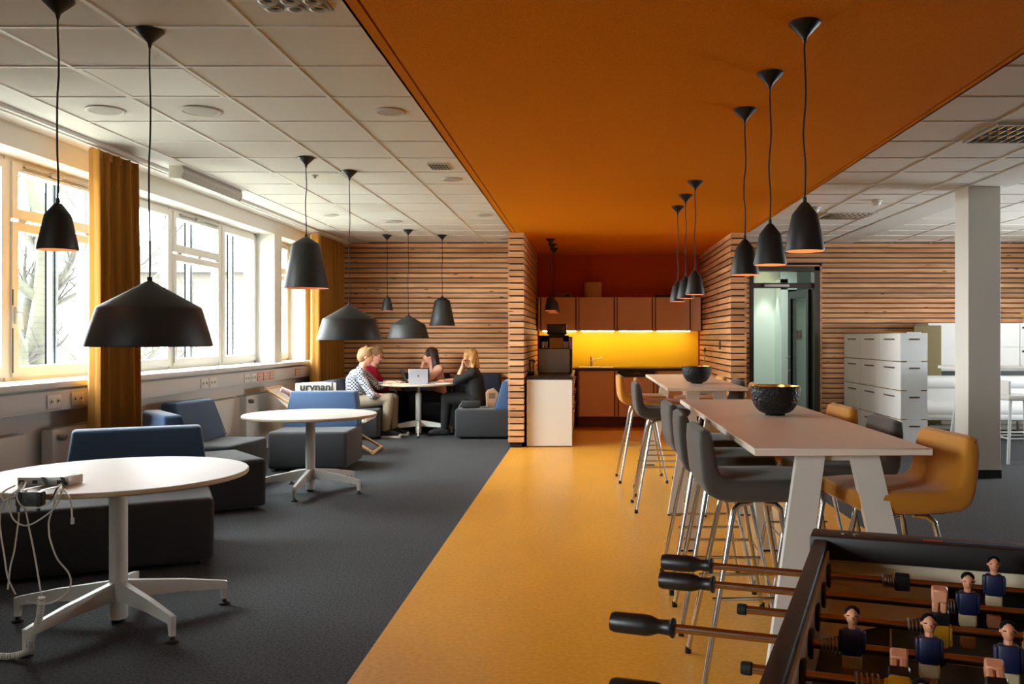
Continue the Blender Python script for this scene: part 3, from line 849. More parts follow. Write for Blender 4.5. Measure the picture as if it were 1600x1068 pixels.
# ================================================================== BAR TABLES
BTOP = M_('bar_table_top', (238, 226, 210), .3)
def bar_table(label, x0, x1, y0, y1):
    cx, cy = (x0+x1)/2, (y0+y1)/2
    t = thing('bar_table', label, 'table', (cx, cy, 0), 0, 'white high bar tables')
    hx, hy = (x1-x0)/2, (y1-y0)/2
    ob('table_top', MB().rbox(-hx, hx, -hy, hy, .974, 1.0, .003, 1), BTOP, t)
    ob('underframe', MB().box(-.12, .12, -hy+.1, -hy+.15, .944, .974).box(-.12, .12, hy-.15, hy-.1, .944, .974).box(-.02, .02, -hy+.15, hy-.15, .944, .974), WHITEMET, t)
    for sy in (-1, 1):
        for sx in (-1, 1):
            yt, yb = sy*(hy-.09), sy*(hy+.07)
            xt, xb = sx*.098, sx*.272
            vs = []
            for (xx, yy, z) in ((xt, yt, .974), (xb, yb, .012)):
                for dx, dy in ((-.052, -.018), (.052, -.018), (.052, .018), (-.052, .018)):
                    vs.append((xx+dx, yy+dy, z))
            lg = ob('leg', MB().add(vs, [(0, 1, 2, 3), (7, 6, 5, 4), (0, 4, 5, 1), (1, 5, 6, 2), (2, 6, 7, 3), (3, 7, 4, 0)]), WHITEMET, t)
            ob('foot_pad', MB().box(xb-.053, xb+.053, yb-.019, yb+.019, 0, .014), RUBBER, lg)
    return t
bar_table('long white high table in the foreground with the large black bowl', .603, 1.247, 3.18, 5.72)
bar_table('white high table farther back, towards the kitchen', .638, 1.282, 7.02, 9.60)
# bowls
BOWL = M_('hammered_black', (24, 23, 22), .42, .3, bump=(70, .9)); GOLD = M_('gold_leaf', (222, 170, 80), .28, 1)
def bowl(label, x, y):
    t = thing('bowl', label, 'bowl', (x, y, 1.0), 0, 'black bowls with gold inside')
    n = 14
    out = [(.05, 0), (.052, .006), (.046, .010)]+[(.046+.083*math.sin(PI/2*i/n)**.9, .010+.14*(1-math.cos(PI/2*i/n))) for i in range(1, n+1)]
    out += [(.130, .152), (.127, .153)]
    ob('body', MB().lathe(out, 48), BOWL, t)
    inn = [(.001, .02)]+[(.124*math.sin(PI/2*i/n), .02+.131*(1-math.cos(PI/2*i/n))) for i in range(1, n+1)]+[(.127, .1525)]
    me = MB().lathe(inn, 48).mesh('lining', GOLD)
    for me_ in (me,):
        bm = bmesh.new(); bm.from_mesh(me_); bmesh.ops.delete(bm, geom=[f for f in bm.faces if len(f.verts) > 8], context='FACES_ONLY'); bm.to_mesh(me_); bm.free()
    ob('lining', me, None, t)
    bo = t.children[0].data
    bm = bmesh.new(); bm.from_mesh(bo); bm.faces.ensure_lookup_table()
    bmesh.ops.delete(bm, geom=[f for f in bm.faces if len(f.verts) > 8 and f.calc_center_median().z > .1], context='FACES_ONLY'); bm.to_mesh(bo); bm.free()
bowl('large black hammered bowl with gold inside on the near bar table', .97, 4.55)
bowl('black hammered bowl with gold inside on the far bar table', .955, 7.68)

# ================================================================== BAR STOOLS
GREYF = M_('taupe_grey_fabric', (70, 65, 60), .8, bump=(260, .15), sheen=.2)
YELF = M_('ochre_fabric', (182, 120, 18), .8, bump=(260, .15), sheen=.2)
PLATE = M_('seat_plate_wood', (120, 92, 66), .6)
def shell_mesh(mat):
    inner = [(.232, .812), (.22, .836), (.12, .838), (-.08, .836), (-.128, .840), (-.155, .858), (-.166, .89), (-.176, .95), (-.185, 1.005), (-.193, 1.026)]
    outer = [(-.215, 1.035), (-.238, 1.024), (-.240, .97), (-.234, .90), (-.226, .83), (-.205, .778), (-.16, .753), (-.03, .748), (.10, .748), (.195, .756), (.23, .78)]
    prof = inner+outer
    n = len(prof)
    c2 = []
    for i in range(n):   # inward normal
        p, q = Vector(prof[i-1]), Vector(prof[(i+1) % n])
        d = (q-p).normalized(); c2.append(Vector((d.y, -d.x)))
    area = sum(prof[i][0]*prof[(i+1) % n][1]-prof[(i+1) % n][0]*prof[i][1] for i in range(n))
    sg = -1 if area > 0 else 1
    secs = [(-.218, .026), (-.215, .014), (-.206, .004), (-.19, 0), (-.10, 0), (0, 0), (.10, 0), (.19, 0), (.206, .004), (.215, .014), (.218, .026)]
    vs, fs = [], []
    for y, s in secs:
        for i in range(n):
            p = Vector(prof[i])+c2[i]*s*sg
            yy = y
            k = max(0, (p.y-.94)/.095); yy *= 1-.10*k**3
            f = max(0, (p.x-.10)/.13); yy *= 1-.13*f**3
            dish = 0
            if i < 5: dish = -.008*math.cos(y/.218*PI/2)
            vs.append((p.x-.0*abs(y), yy, p.y+dish))
    for j in range(len(secs)-1):
        for i in range(n):
            a, b = j*n+i, j*n+(i+1) % n
            fs.append((a, b, b+n, a+n))
    for base, fl in ((0, 0), ((len(secs)-1)*n, 1)):
        cap = [(i, i+1, 19-i, 20-i) for i in range(9)]+[(9, 10, 11)]
        for f in cap: fs.append([base+k for k in (f[::-1] if fl else f)])
    return MB().add(vs, fs, True).mesh('seat_shell', mat)
def stool_proto(mat, label):
    t = thing('bar_stool', label, 'bar stool', (0, 0, 0), 0, 'upholstered bar stools')
    ob('seat_shell', shell_mesh(mat), None, t)
    ob('seat_plate', MB().box(-.13, .15, -.15, .15, .738, .752), PLATE, t)
    for sx in (-1, 1):
        for sy in (-1, 1):
            lg = ob('leg', MB().tube([(sx*.03+.01, sy*.125, .732), (sx*.072+.006, sy*.138, .729), (sx*.094+.003, sy*.146, .708), (sx*.103, sy*.15, .66), (sx*.225, sy*.222, .018)], .0115, 10), CHROME, t)
            ob('foot_cap', MB().lathe([(.012, 0), (.014, .002), (.0135, .03)], 12, (sx*.226, sy*.223, 0)), RUBBER, lg)
    z = .36; k = .164; q = .183
    ob('footrest', MB().tube([(-k-.02, -q, z), (k, -q, z), (k, q, z), (-k-.02, q, z)], .007, 8), CHROME, t)
    return t
sp = {'g': stool_proto(GREYF, 'x'), 'y': stool_proto(YELF, 'x')}
used = {'g': 0, 'y': 0}
def stool(c, x, y, rz, label, group):
    if not used[c]:
        used[c] = 1; t = sp[c]; t.location = (x, y, 0); t.rotation_euler = (0, 0, rz); t['label'] = label; t['group'] = group
    else: dup(sp[c], (x, y, 0), rz, label, group)
S1, S2 = 'bar stools at the near bar table', 'bar stools at the far bar table'
stool('g', .68, 3.70, .02, 'grey bar stool on the aisle side, closest to the table football', S1)
stool('g', .675, 4.36, -.03, 'grey bar stool on the aisle side, middle of three in a row', S1)
stool('g', .68, 5.03, .03, 'grey bar stool on the aisle side, last of three in a row', S1)
stool('y', 1.20, 3.45, PI+.08, 'ochre bar stool in the foreground on the column side', S1)
stool('g', 1.165, 4.10, PI-.04, 'dark grey bar stool between two ochre ones on the column side', S1)
stool('y', 1.175, 4.80, PI+.02, 'ochre bar stool in front of the white lockers', S1)
stool('g', .615, 7.26, .02, 'grey bar stool pulled up to the far bar table, kitchen aisle side', S2)
stool('y', .66, 7.98, -.04, 'ochre bar stool hidden behind the grey one at the far table', S2)
stool('y', .535, 8.69, .04, 'ochre bar stool pulled out farthest, in front of the kitchen cupboards', S2)
stool('y', 1.15, 7.12, PI, 'ochre bar stool behind the large bowl at the far table', S2)
stool('g', 1.12, 7.78, PI+.03, 'grey bar stool with only its top showing beside the partition', S2)
stool('y', 1.08, 8.5, PI, 'ochre bar stool behind the smaller bowl', S2)

# ================================================================== TABLE FOOTBALL
fb = thing('table_football', 'dark table football game in the lower right corner', 'table football', (.4963, 1.94, 0), math.radians(-19))
FDK = M_('football_dark', (24, 21, 19), .5); FCAP = M_('football_rail_brown', (26, 22, 19), .5)
FIN_ = M_('football_inner_cream', (238, 220, 188), .5); FIELD = M_('football_field', (26, 34, 28), .45); LINEW = M_('field_line', (200, 196, 184), .6)
RODM = M_('rod_steel', (168, 140, 124), .25, 1)
W, Y0, Y1, FZ, TZ = .76, -1.19, .15, .785, .94
for nm, a in (('side_panel', (0, .022, Y0, Y1)), ('side_panel', (W-.022, W, Y0, Y1))):
    ob(nm, MB().box(*a, .56, TZ-.02), FDK, fb)
ob('end_panel', MB().box(.022, W-.022, Y1-.035, Y1, .56, TZ-.02), FDK, fb)
ob('end_panel', MB().box(.022, W-.022, Y0, Y0+.035, .56, TZ-.02), FDK, fb)
for s in (0, 1):
    x = 0 if s == 0 else W
    ob('side_rail', MB().rbox(x-.005 if s == 0 else x-.026, x+.026 if s == 0 else x+.005, Y0, Y1-.06, TZ-.022, TZ, .004), FCAP, fb)
for y in (Y1, Y0):
    a, b = (y-.07, y+.015) if y == Y1 else (y-.015, y+.07)
    er = ob('end_rail', MB().rbox(-.014, W+.014, a, b, TZ-.045, TZ+.008, .006), FCAP, fb)
    if y == Y1:
        ob('brand_strip', MB().box(.23, .27, a+.03, a+.036, TZ+.008, TZ+.0095), M_('strip_red', (170, 50, 36), .5), er)
        ob('brand_strip', MB().box(.275, .52, a+.03, a+.034, TZ+.008, TZ+.0095), M_('strip_blue', (60, 70, 110), .5), er)
        for xx in (.06, .085): ob('screw', MB().lathe([(.006, TZ+.008), (.006, TZ+.01), (.001, TZ+.0105)], 10, (xx, a+.04, 0)), STEEL, er)
pf = ob('playing_field', MB().box(.022, W-.022, Y0+.035, Y1-.035, FZ-.012, FZ), FIELD, fb)
ob('field_marking', MB().box(.25, .51, -.015, -.009, FZ, FZ+.0012).box(.25, .256, -.01, .112, FZ, FZ+.0012).box(.504, .51, -.01, .112, FZ, FZ+.0012), LINEW, pf)
ob('field_marking', MB().box(.16, .60, -.20, -.196, FZ, FZ+.0012).box(.16, .164, -.2, .11, FZ, FZ+.0012).box(.596, .6, -.2, .11, FZ, FZ+.0012), LINEW, pf)
ob('field_marking', MB().box(.04, W-.04, -.53, -.525, FZ, FZ+.0012), LINEW, pf)
# cream inner lining, goal mouth and corner ramps
il = MB().box(.03, .27, Y1-.043, Y1-.035, FZ, TZ-.046).box(W-.27, W-.03, Y1-.043, Y1-.035, FZ, TZ-.046).box(.27, W-.27, Y1-.043, Y1-.035, FZ+.075, TZ-.046)
il.box(.022, .030, Y0+.04, Y1-.045, FZ, TZ-.024).box(W-.030, W-.022, Y0+.04, Y1-.045, FZ, TZ-.024)
ob('inner_lining', il, FIN_, fb)
ob('goal', MB().box(.27, W-.27, Y1-.0415, Y1-.036, FZ, FZ+.075), BLACKP, fb)
for sx in (0, 1):
    def X_(x): return x if sx == 0 else W-x
    vs = [(X_(.030), Y1-.044, FZ+.055), (X_(.26), Y1-.044, FZ+.004), (X_(.030), Y1-.30, FZ+.004), (X_(.030), Y1-.044, FZ)]
    ob('corner_ramp', MB().add(vs, [(0, 1, 2), (0, 3, 1), (0, 2, 3), (1, 3, 2)]), FIN_, fb)
for sx in (0, 1):
    for yy in (Y0+.06, Y1-.06):
        xx = .05 if sx == 0 else W-.05
        lg = ob('leg', MB().box(xx-.045, xx+.045, yy-.045, yy+.045, .03, .60), FDK, fb)
        ob('leveller', MB().lathe([(.035, 0), (.035, .012), (.014, .016), (.014, .03)], 16, (xx, yy, 0)), RUBBER, lg)
# one figure, feet down, origin on the rod axis
SKIN_P = M_('figure_skin', (205, 140, 105), .45); HAIR_P = M_('figure_hair', (14, 10, 9), .9, spec=.1)
NAVY = M_('figure_navy', (22, 28, 66), .45); CREAM = M_('figure_cream', (205, 190, 150), .5); YELP = M_('figure_yellow', (205, 150, 30), .45)
def figure(shirt, shorts):
    m = MB()
    m.mi = 0; m.sphere((0, -.002, .052), .0125, 12, 8, (.85, .95, 1.15)); m.tube([(0, 0, .030), (0, 0, .044)], .007, 8)
    m.sphere((0, -.014, .051), .003, 6, 4)
    for s in (-1, 1): m.sphere((s*.0108, 0, .052), .003, 6, 4)
    m.mi = 1; m.sphere((0, .0035, .0590), .0128, 12, 6, (.98, .98, .78)); m.box(-.009, -.004, -.0132, -.012, .0548, .0562); m.box(.004, .009, -.0132, -.012, .0548, .0562)
    m.mi = 2; m.rbox(-.0165, .0165, -.0125, .0125, -.012, .032, .005, 2)
    m.rbox(-.022, -.0145, -.009, .009, -.008, .029, .0035, 2); m.rbox(.0145, .022, -.009, .009, -.008, .029, .0035, 2)
    m.mi = 3; m.rbox(-.016, .016, -.0115, .0115, -.034, -.010, .003, 1)
    m.mi = 0; m.rbox(-.0125, -.001, -.008, .008, -.056, -.032, .003, 1); m.rbox(.001, .0125, -.008, .008, -.056, -.032, .003, 1)
    m.rbox(-.0135, .0135, -.016, .010, -.076, -.052, .003, 1)
    return m.mesh('player', [SKIN_P, HAIR_P, shirt, shorts])
fig_b, fig_y = figure(NAVY, CREAM), figure(YELP, BLACKP)
def spring(x0, x1):
    pts = []
    nn = 5*10
    for i in range(nn+1):
        a = 2*PI*5*i/nn
        pts.append((x0+(x1-x0)*i/nn, .0125*math.cos(a), .0125*math.sin(a)))
    return MB().tube(pts, .0022, 5)
RZ = .88
hand_me = MB().lathe([(.008, 0), (.017, .001), (.018, .005), (.014, .010), (.0125, .03), (.018, .046), (.019, .055), (.0185, .112), (.016, .119), (.002, .122)], 20, (0, 0, 0), True, 'x').xf(Matrix.Scale(-1, 4, (1, 0, 0))).mesh('handle', BLACKP)
rods = [  # y, left end, handle?, players (x list), figure, tilt, spring
    (0, -.221, 1, (.363,), 0, 0, (.145, .17), (.17, .20)),
    (-.15, -.188, 1, (.302, .54), 0, .05, (.255, .28), None),
    (-.30, -.112, 0, (.244, .40, .56), 1, PI+.15, (.19, .222), None),
    (-.45, -.203, 1, (.101, .2215, .339, .46, .58), 0, -.05, (.05, .08), None),
    (-.60, -.057, 0, (.174, .309, .43, .55, .67), 1, PI*.62, (.11, .15), None),
    (-.75, -.11, 1, (.2, .38, .56), 0, 0, (.13, .16), None),
    (-.90, -.06, 0, (.25, .50), 1, PI, (.2, .23), None),
    (-1.05, -.06, 0, (.38,), 1, PI, (.15, .17), None)]
for (ry, xe, hd_, ps, team, tilt, sprg, bump) in rods:
    r = ob('rod', MB().tube([(xe, 0, 0), (W+.20, 0, 0)], .0078, 14), RODM, fb, (0, ry, RZ))
    if hd_: ob('handle', hand_me, None, r, (xe, 0, 0))
    else: ob('end_cap', MB().lathe([(.0095, -.004), (.0105, 0), (.0105, .012), (.0085, .014)], 14, (xe, 0, 0), True, 'x'), RUBBER, r)
    ob('bearing', MB().lathe([(.012, -.006), (.022, -.005), (.022, .0), (.022, .031), (.026, .032), (.026, .037), (.012, .038)], 18, (0, 0, 0), True, 'x'), BLACKP, r)
    ob('spring', spring(*sprg), STEEL, r)
    if bump: ob('bumper', MB().rbox(bump[0], bump[1], -.016, .016, -.016, .016, .003), RUBBER, r)
    for p in ps: ob('player', (fig_y if team else fig_b), None, r, (p, 0, 0), (tilt, 0, 0))
# ================================================================== KITCHEN
CAB = M_('taupe_cabinet', (228, 194, 164), .5); CABE = M_('cabinet_groove', (84, 44, 28), .6)
STONE = M_('dark_worktop', (40, 32, 28), .35)
KF = 13.95    # front of the wall cupboards
xs = [-.735, -.135, .47, 1.075, 1.67]
HANDB = M_('bronze_strip', (96, 50, 30), .35, .5)
wall_labels = ('taupe wall cupboard at the left end, above the coffee machine', 'second taupe wall cupboard, below the drum-shaped box', 'third taupe wall cupboard from the left', 'taupe wall cupboard at the right end, behind the bell pendants')
for i in range(4):
    a, b = xs[i], xs[i+1]
    t = thing('wall_cupboard', wall_labels[i], 'cupboard', ((a+b)/2, KF, 1.507), 0, 'taupe wall cupboards over the yellow splashback')
    h = (b-a)/2
    ob('carcass', MB().box(-h, h, .02, .345, 0, .53), CAB, t)
    d = ob('door', MB().rbox(-h+.015, h-.05, -.002, .018, .004, .526, .003, 1), CAB, t)
    ob('grip_strip', MB().box(h-.045, h-.03, -.004, .018, .004, .526).box(-h+.001, -h+.011, .0, .018, .004, .526), HANDB, d)
    ob('edge_strip', MB().box(h-.028, h-.002, .0, .018, .004, .526), CAB, t)
    ob('light_strip', MB().box(-h+.04, h-.04, .02, .05, -.012, -.001), M_('led_strip', (255, 225, 150), .4, emit=((255, 222, 150), 42)), t)
for x0, x1, l in ((-.8+.027, -.737, 'narrow taupe filler panel beside the left partition'), (1.672, 1.80, 'narrow taupe filler panel beside the right partition')):
    t = thing('filler_panel', l, 'panel', ((x0+x1)/2, KF, 1.507), 0, 'filler panels of the wall cupboards')
    ob('panel', MB().rbox(-(x1-x0)/2, (x1-x0)/2, 0, .34, 0, .53, .002, 1), CAB, t)
tag(ob('splashback', MB().rbox(-.77, 1.80, KY1-.025, KY1-.001, .925, 1.505, .002, 1), M_('yellow_glass_panel', (255, 210, 52), .25)), 'glossy yellow splashback panel lit from under the cupboards', 'splashback')
# base cabinets
KB = 13.72
bx = [-.19, -.145, .47, 1.075, 1.80]
lab = (None, 'taupe base cabinet under the sink', 'taupe base cabinet with the black dishwasher panel', 'taupe base cabinet in the right kitchen corner')
for i in range(1, 4):
    a, b = bx[i], bx[i+1]
    t = thing('base_cabinet', lab[i], 'cabinet', ((a+b)/2, KB, 0), 0, 'taupe base cabinets')
    h = (b-a)/2
    ob('carcass', MB().box(-h, h, .02, .56, .17, .885), CAB, t)
    z1 = .78 if i == 2 else .88
    d = ob('door', MB().rbox(-h+.03, h-.05, 0, .02, .175, z1, .003, 1), CAB, t)
    ob('grip_strip', MB().box(h-.045, h-.03, -.003, .018, .175, z1).box(-h+.012, -h+.022, 0, .018, .175, z1), HANDB, d)
    if i == 2:
        p = ob('control_panel', MB().rbox(-h+.01, h-.01, -.004, .02, .79, .88, .003, 1), BLACKP, t)
        ob('display', MB().box(-.04, .06, -.006, -.003, .83, .86), M_('display_grey', (90, 80, 70), .3), p)
    ob('plinth', MB().box(-h, h, .05, .5, 0, .17), M_('plinth_brown', (96, 56, 38), .5), t)
ct = thing('worktop', 'long dark kitchen worktop with an inset white sink', 'worktop', (0, 0, .885))
ob('slab', MB().rbox(-.77, 1.80, KB-.02, KY1-.026, 0, .04, .003, 1), STONE, ct)
ob('sink_bowl', MB().rbox(-.12, .42, KB+.05, KB+.45, .038, .052, .006).box(-.08, .2, KB+.09, KB+.41, .05, .0535), M_('sink_white', (235, 225, 200), .3), ct)
tp = thing('faucet', 'chrome kitchen faucet at the sink', 'faucet', (.07, KB+.47, .925))
ob('body', MB().lathe([(.026, 0), (.024, .02), (.02, .03), (.02, .16), (.014, .17)], 16), CHROME, tp)
ob('spout', MB().tube([(0, -.01, .10), (.08, -.06, .13), (.17, -.12, .15), (.19, -.13, .135)], .010, 10), CHROME, tp)
ob('lever', MB().tube([(0, 0, .17), (.0, -.02, .2)], .007, 8), CHROME, tp)
# side counter along the left partition
PX0, PX1 = -.768, -.19
sc_ = thing('side_counter', 'white-ended kitchen side counter with dark top against the partition', 'counter', (0, 11.3, 0))
ob('end_panel', MB().rbox(PX0-.03+.028, PX1, 0, .03, .012, .86, .002, 1), M_('white_panel', (226, 222, 210), .5), sc_)
ob('plinth_line', MB().box(PX0, PX1-.01, .006, .03, 0, .012), STONE, sc_)
ob('carcass', MB().box(PX0, PX1-.022, .03, 2.95, .10, .86), CAB, sc_)
ob('top', MB().rbox(PX0, PX1+.01, -.01, 2.37, .862, .90, .003, 1), STONE, sc_)
ob('plinth', MB().box(PX0, PX1-.06, .03, 2.4, 0, .10), M_('plinth_brown', (96, 56, 38), .5), sc_)
for k in range(3):
    y0 = .04+.78*k
    for z0, z1 in ((.105, .48), (.485, .67), (.675, .855)):
        dr = ob('drawer', MB().rbox(PX1-.022, PX1-.003, y0, y0+.77, z0, z1, .002, 1), CAB, sc_)
        ob('handle', MB().tube([(PX1-.004, y0+.15, z1-.05), (PX1+.022, y0+.17, z1-.05), (PX1+.022, y0+.6, z1-.05), (PX1-.004, y0+.62, z1-.05)], .006, 8), STEEL, dr)
# oven-like steel cabinet with shelf unit and coffee machine on top
ovn = thing('steel_appliance', 'brushed steel kitchen appliance standing on the side counter', 'appliance', (-.44, 12.15, .90))
ob('body', MB().rbox(-.235, .235, .008, .5, .012, .345, .006, 1), BLACKP, ovn)
ob('front_panel', MB().rbox(-.225, .205, -.002, .012, .015, .343, .002, 1), STEEL, ovn)
ob('door_edge', MB().box(.208, .236, -.004, .012, .012, .345), BLACKP, ovn)
for sx in (-.2, .2):
    for y in (.05, .45): ob('foot', MB().lathe([(.014, 0), (.016, .013)], 10, (sx, y, 0)), RUBBER, ovn)
cb = thing('cup_box', 'black open box with cups and a purple side, on the steel appliance', 'box', (-.44, 12.2, 1.245))
ob('frame', MB().box(-.235, -.2, 0, .4, 0, .185).box(-.235, .19, 0, .4, .165, .185).box(-.2, .19, .38, .4, 0, .165).box(-.2, .19, 0, .38, 0, .01), BLACKP, cb)
ob('gold_panel', MB().box(-.08, .11, .05, .06, .01, .15), M_('gold_carton', (170, 120, 40), .4, .5), cb)
ob('purple_side', MB().box(.19, .235, -.004, .4, 0, .165), M_('lilac_plastic', (140, 118, 200), .5), cb)
for i, x in enumerate((-.17, -.125, .135, .165)):
    ob('cup', MB().lathe([(.018, .012), (.024, .10), (.022, .10), (.017, .016)], 14, (x, .05+.02*(i % 2), 0)), M_('cup_white', (200, 190, 180), .4), cb)
mc = thing('coffee_machine', 'small black coffee machine on top of the open box', 'coffee machine', (-.42, 12.3, 1.43))
ob('body', MB().rbox(-.135, .135, 0, .28, .012, .145, .012), BLACKP, mc)
ob('lid', MB().rbox(-.14, .14, -.008, .285, .145, .16, .005), M_('lid_brown', (50, 34, 28), .35), mc)
ob('control_side', MB().rbox(.075, .125, -.006, .01, .03, .13, .004), M_('machine_bronze', (110, 70, 50), .3, .6), mc)
ob('base', MB().rbox(-.11, .11, -.03, .26, 0, .014, .004), BLACKP, mc)
ph = thing('wall_phone', 'black corded device hanging at the timber partition', 'phone', (-.74, 11.75, .90))
ob('handset', MB().tube([(-.028, 0, .19), (.03, 0, .20), (.05, 0, .17)], .012, 8), BLACKP, ph)
ob('body', MB().rbox(-.05, .04, -.03, .07, 0, .05, .01), BLACKP, ph)
ob('coiled_cable', MB().tube([(.03+.012*math.cos(i*.9), .012*math.sin(i*.9), .05+.13*i/40) for i in range(41)], .004, 6), BLACKP, ph)
ob('stand', MB().tube([(-.01, 0, .05), (-.02, 0, .19)], .008, 8), BLACKP, ph)
# things on the wall cupboards
dm = thing('drum_box', 'beige drum-shaped box on top of the wall cupboards', 'box', (.10, 14.1, 2.037))
ob('drum', MB().lathe([(.135, 0), (.14, .01), (.14, .20)], 32), M_('beige_card', (196, 150, 96), .7), dm)
ob('lid', MB().lathe([(.143, .185), (.143, .235), (.138, .24), (.001, .242)], 32), M_('beige_card', (196, 150, 96), .7), dm)
fb2 = thing('flat_box', 'flat pale box on top of the left wall cupboard', 'box', (-.37, 14.1, 2.037))
ob('tray', MB().rbox(-.13, .13, -.1, .1, 0, .055, .004), M_('dull_card', (150, 105, 80), .7), fb2)
ob('lid', MB().rbox(-.135, .135, -.105, .105, .055, .07, .004), M_('dull_card', (150, 105, 80), .7), fb2)
ob('label_window', MB().box(.04, .09, -.103, -.099, .015, .045), DARK, fb2)
tr = thing('serving_tray', 'black tray lying on the right wall cupboard', 'tray', (1.28, 14.1, 2.037))
ob('base', MB().rbox(-.19, .19, -.13, .13, 0, .015, .004), BLACKP, tr)
ob('rim', MB().box(-.2, .2, -.14, -.13, .0, .04).box(-.2, .2, .13, .14, 0, .04).box(-.2, -.19, -.13, .13, 0, .04).box(.19, .2, -.13, .13, 0, .04), BLACKP, tr)
sw = thing('light_switch', 'dark switch plate on the right timber partition', 'switch', (1.826, 12.1, 1.30))
ob('plate', MB().rbox(-.012, 0, -.045, .045, -.06, .06, .003), M_('switch_brown', (70, 44, 30), .5), sw)
ob('rocker', MB().rbox(-.016, -.01, -.03, .03, -.04, .04, .002), M_('switch_brown2', (90, 58, 40), .5), sw)
db = thing('bottle_opener', 'slim dark gadget hanging on the right partition above the worktop', 'gadget', (1.826, 13.6, 1.12))
ob('hook', MB().box(-.02, 0, -.02, .02, .06, .12), BLACKP, db); ob('shaft', MB().tube([(-.02, 0, .06), (-.02, 0, -.08)], .008, 8), STEEL, db)

# ================================================================== OFFICE SIDE
LOCK = M_('locker_white', (244, 244, 240), .4); LOCKG = M_('locker_grey', (214, 218, 218), .45); SLOT = M_('handle_slot', (92, 72, 50), .5, .3); OAKE = M_('oak_edge', (150, 122, 70), .6)
lk = thing('locker_unit', 'white modular locker block standing before the timber wall', 'lockers', (3.94, 11.1, 0))
RH = .365
ob('carcass', MB().box(.02, .345, .02, 2.44, 0, 4*RH), OAKE, lk)
ob('top', MB().box(-.003, .348, -.003, 2.45, 4*RH, 4*RH+.012), OAKE, lk)
for r in range(4):
    z0, z1 = r*RH+.006, (r+1)*RH-.006
    for c in range(3):
        y0 = .01+c*.81
        d = ob('door', MB().rbox(0, .02, y0+.006, y0+.804, z0, z1, .003, 1), LOCK, lk)
        ob('handle', MB().box(-.006, .0, y0+.2, y0+.6, z1-.085, z1-.068), SLOT, d)
    d = ob('end_front', MB().rbox(.004, .34, -.004, .018, z0+.003, z1, .003, 1).box(.08, .26, -.006, .0, z1-.002, z1+.016), LOCKG, lk)
    ob('handle', MB().box(.11, .24, -.012, -.006, z1-.085, z1-.066), SLOT, d)
# white wall of cabinets, far right
wc = thing('storage_wall', 'wide white storage cabinets against the timber wall behind the column', 'cabinet', (5.2, 13.45, 0))
ob('carcass', MB().box(0, 2.8, .02, .55, 0, 1.62), LOCK, wc)
for i in range(6):
    for z0, z1 in ((.08, .44), (.445, .80), (.90, 1.25), (1.255, 1.61)):
        d = ob('door', MB().rbox(i*.465+.004, i*.465+.46, 0, .02, z0, z1, .003, 1), LOCK, wc)
        ob('knob', MB().lathe([(.012, 0), (.016, -.02), (.001, -.024)], 10, (i*.465+.05, 0, z1-.06), True, 'y'), BLACKP, d)
ob('counter_strip', MB().box(-.01, 2.81, -.06, .02, .81, .89), BLACKP, wc)
pt = thing('partition_screen', 'taupe felt partition screen between the locker block and the column', 'screen', (5.0, 13.2, 0))
ob('panel', MB().rbox(-.11, .3, 0, .05, .1, 1.58, .01), M_('taupe_felt', (128, 116, 84), .9), pt)
ob('foot', MB().box(-.1, .28, -.12, .17, 0, .02).box(.05, .12, 0, .05, .02, .1), STEEL, pt)
# white high table with a slanted frame, cut by the column
ht = thing('white_high_table', 'white high table with slanted legs half hidden by the column', 'table', (4.95, 10.6, 0))
ob('table_top', MB().rbox(-.6, 1.9, -.35, .35, 1.02, 1.055, .004), LOCK, ht)
for sx, xx in ((-1, -.32), (1, 1.6)):
    for sy in (-1, 1):
        ob('leg', MB().add([(xx-.05, sy*.22-.02, 1.02), (xx+.05, sy*.22-.02, 1.02), (xx+.05, sy*.22+.02, 1.02), (xx-.05, sy*.22+.02, 1.02),
                            (xx+sx*.14-.04, sy*.3-.02, 0), (xx+sx*.14+.04, sy*.3-.02, 0), (xx+sx*.14+.04, sy*.3+.02, 0), (xx+sx*.14-.04, sy*.3+.02, 0)],
                           [(0, 1, 2, 3), (7, 6, 5, 4), (0, 4, 5, 1), (1, 5, 6, 2), (2, 6, 7, 3), (3, 7, 4, 0)]), LOCKG, ht)
# white bench with bolsters
bn = thing('bolster_bench', 'white upholstered bench with round bolsters beyond the column', 'bench', (6.1, 12.0, 0))
PAD = M_('white_leather', (226, 228, 228), .45)
ob('seat_bolster', MB().tube([(-1.75, 0, .42), (-1.73, 0, .42), (1.4, 0, .42), (1.42, 0, .42)], [.10, .13, .13, .10], 20), PAD, bn)
ob('back_bolster', MB().tube([(-1.75, .32, .78), (-1.73, .32, .78), (1.4, .32, .78), (1.42, .32, .78)], [.06, .09, .09, .06], 20), PAD, bn)
ob('seat_base', MB().rbox(-1.7, 1.4, -.12, .4, .28, .38, .03), PAD, bn)
ob('back_support', MB().rbox(-1.7, 1.4, .30, .36, .36, .75, .02), PAD, bn)
ob('rail', MB().tube([(-1.7, -.1, .12), (1.4, -.1, .12)], .02, 10), CHROME, bn)
for xx in (-1.6, -.1, 1.3):
    ob('leg', MB().tube([(xx, -.1, 0), (xx, -.1, .30)], .016, 10), CHROME, bn); ob('leg', MB().tube([(xx, .3, 0), (xx, .3, .30)], .016, 10), CHROME, bn)
stl = thing('white_bar_stool', 'white plastic bar stool beside the slanted table leg', 'bar stool', (4.85, 9.95, 0))
ob('seat', MB().rbox(-.19, .19, -.19, .19, .70, .76, .02), LOCK, stl)
ob('backrest', MB().rbox(-.18, -.15, -.17, .17, .76, .92, .01), LOCK, stl)
for sx in (-1, 1):
    for sy in (-1, 1): ob('leg', MB().tube([(sx*.15, sy*.15, .70), (sx*.2, sy*.2, 0)], .018, 8), LOCKG, stl)
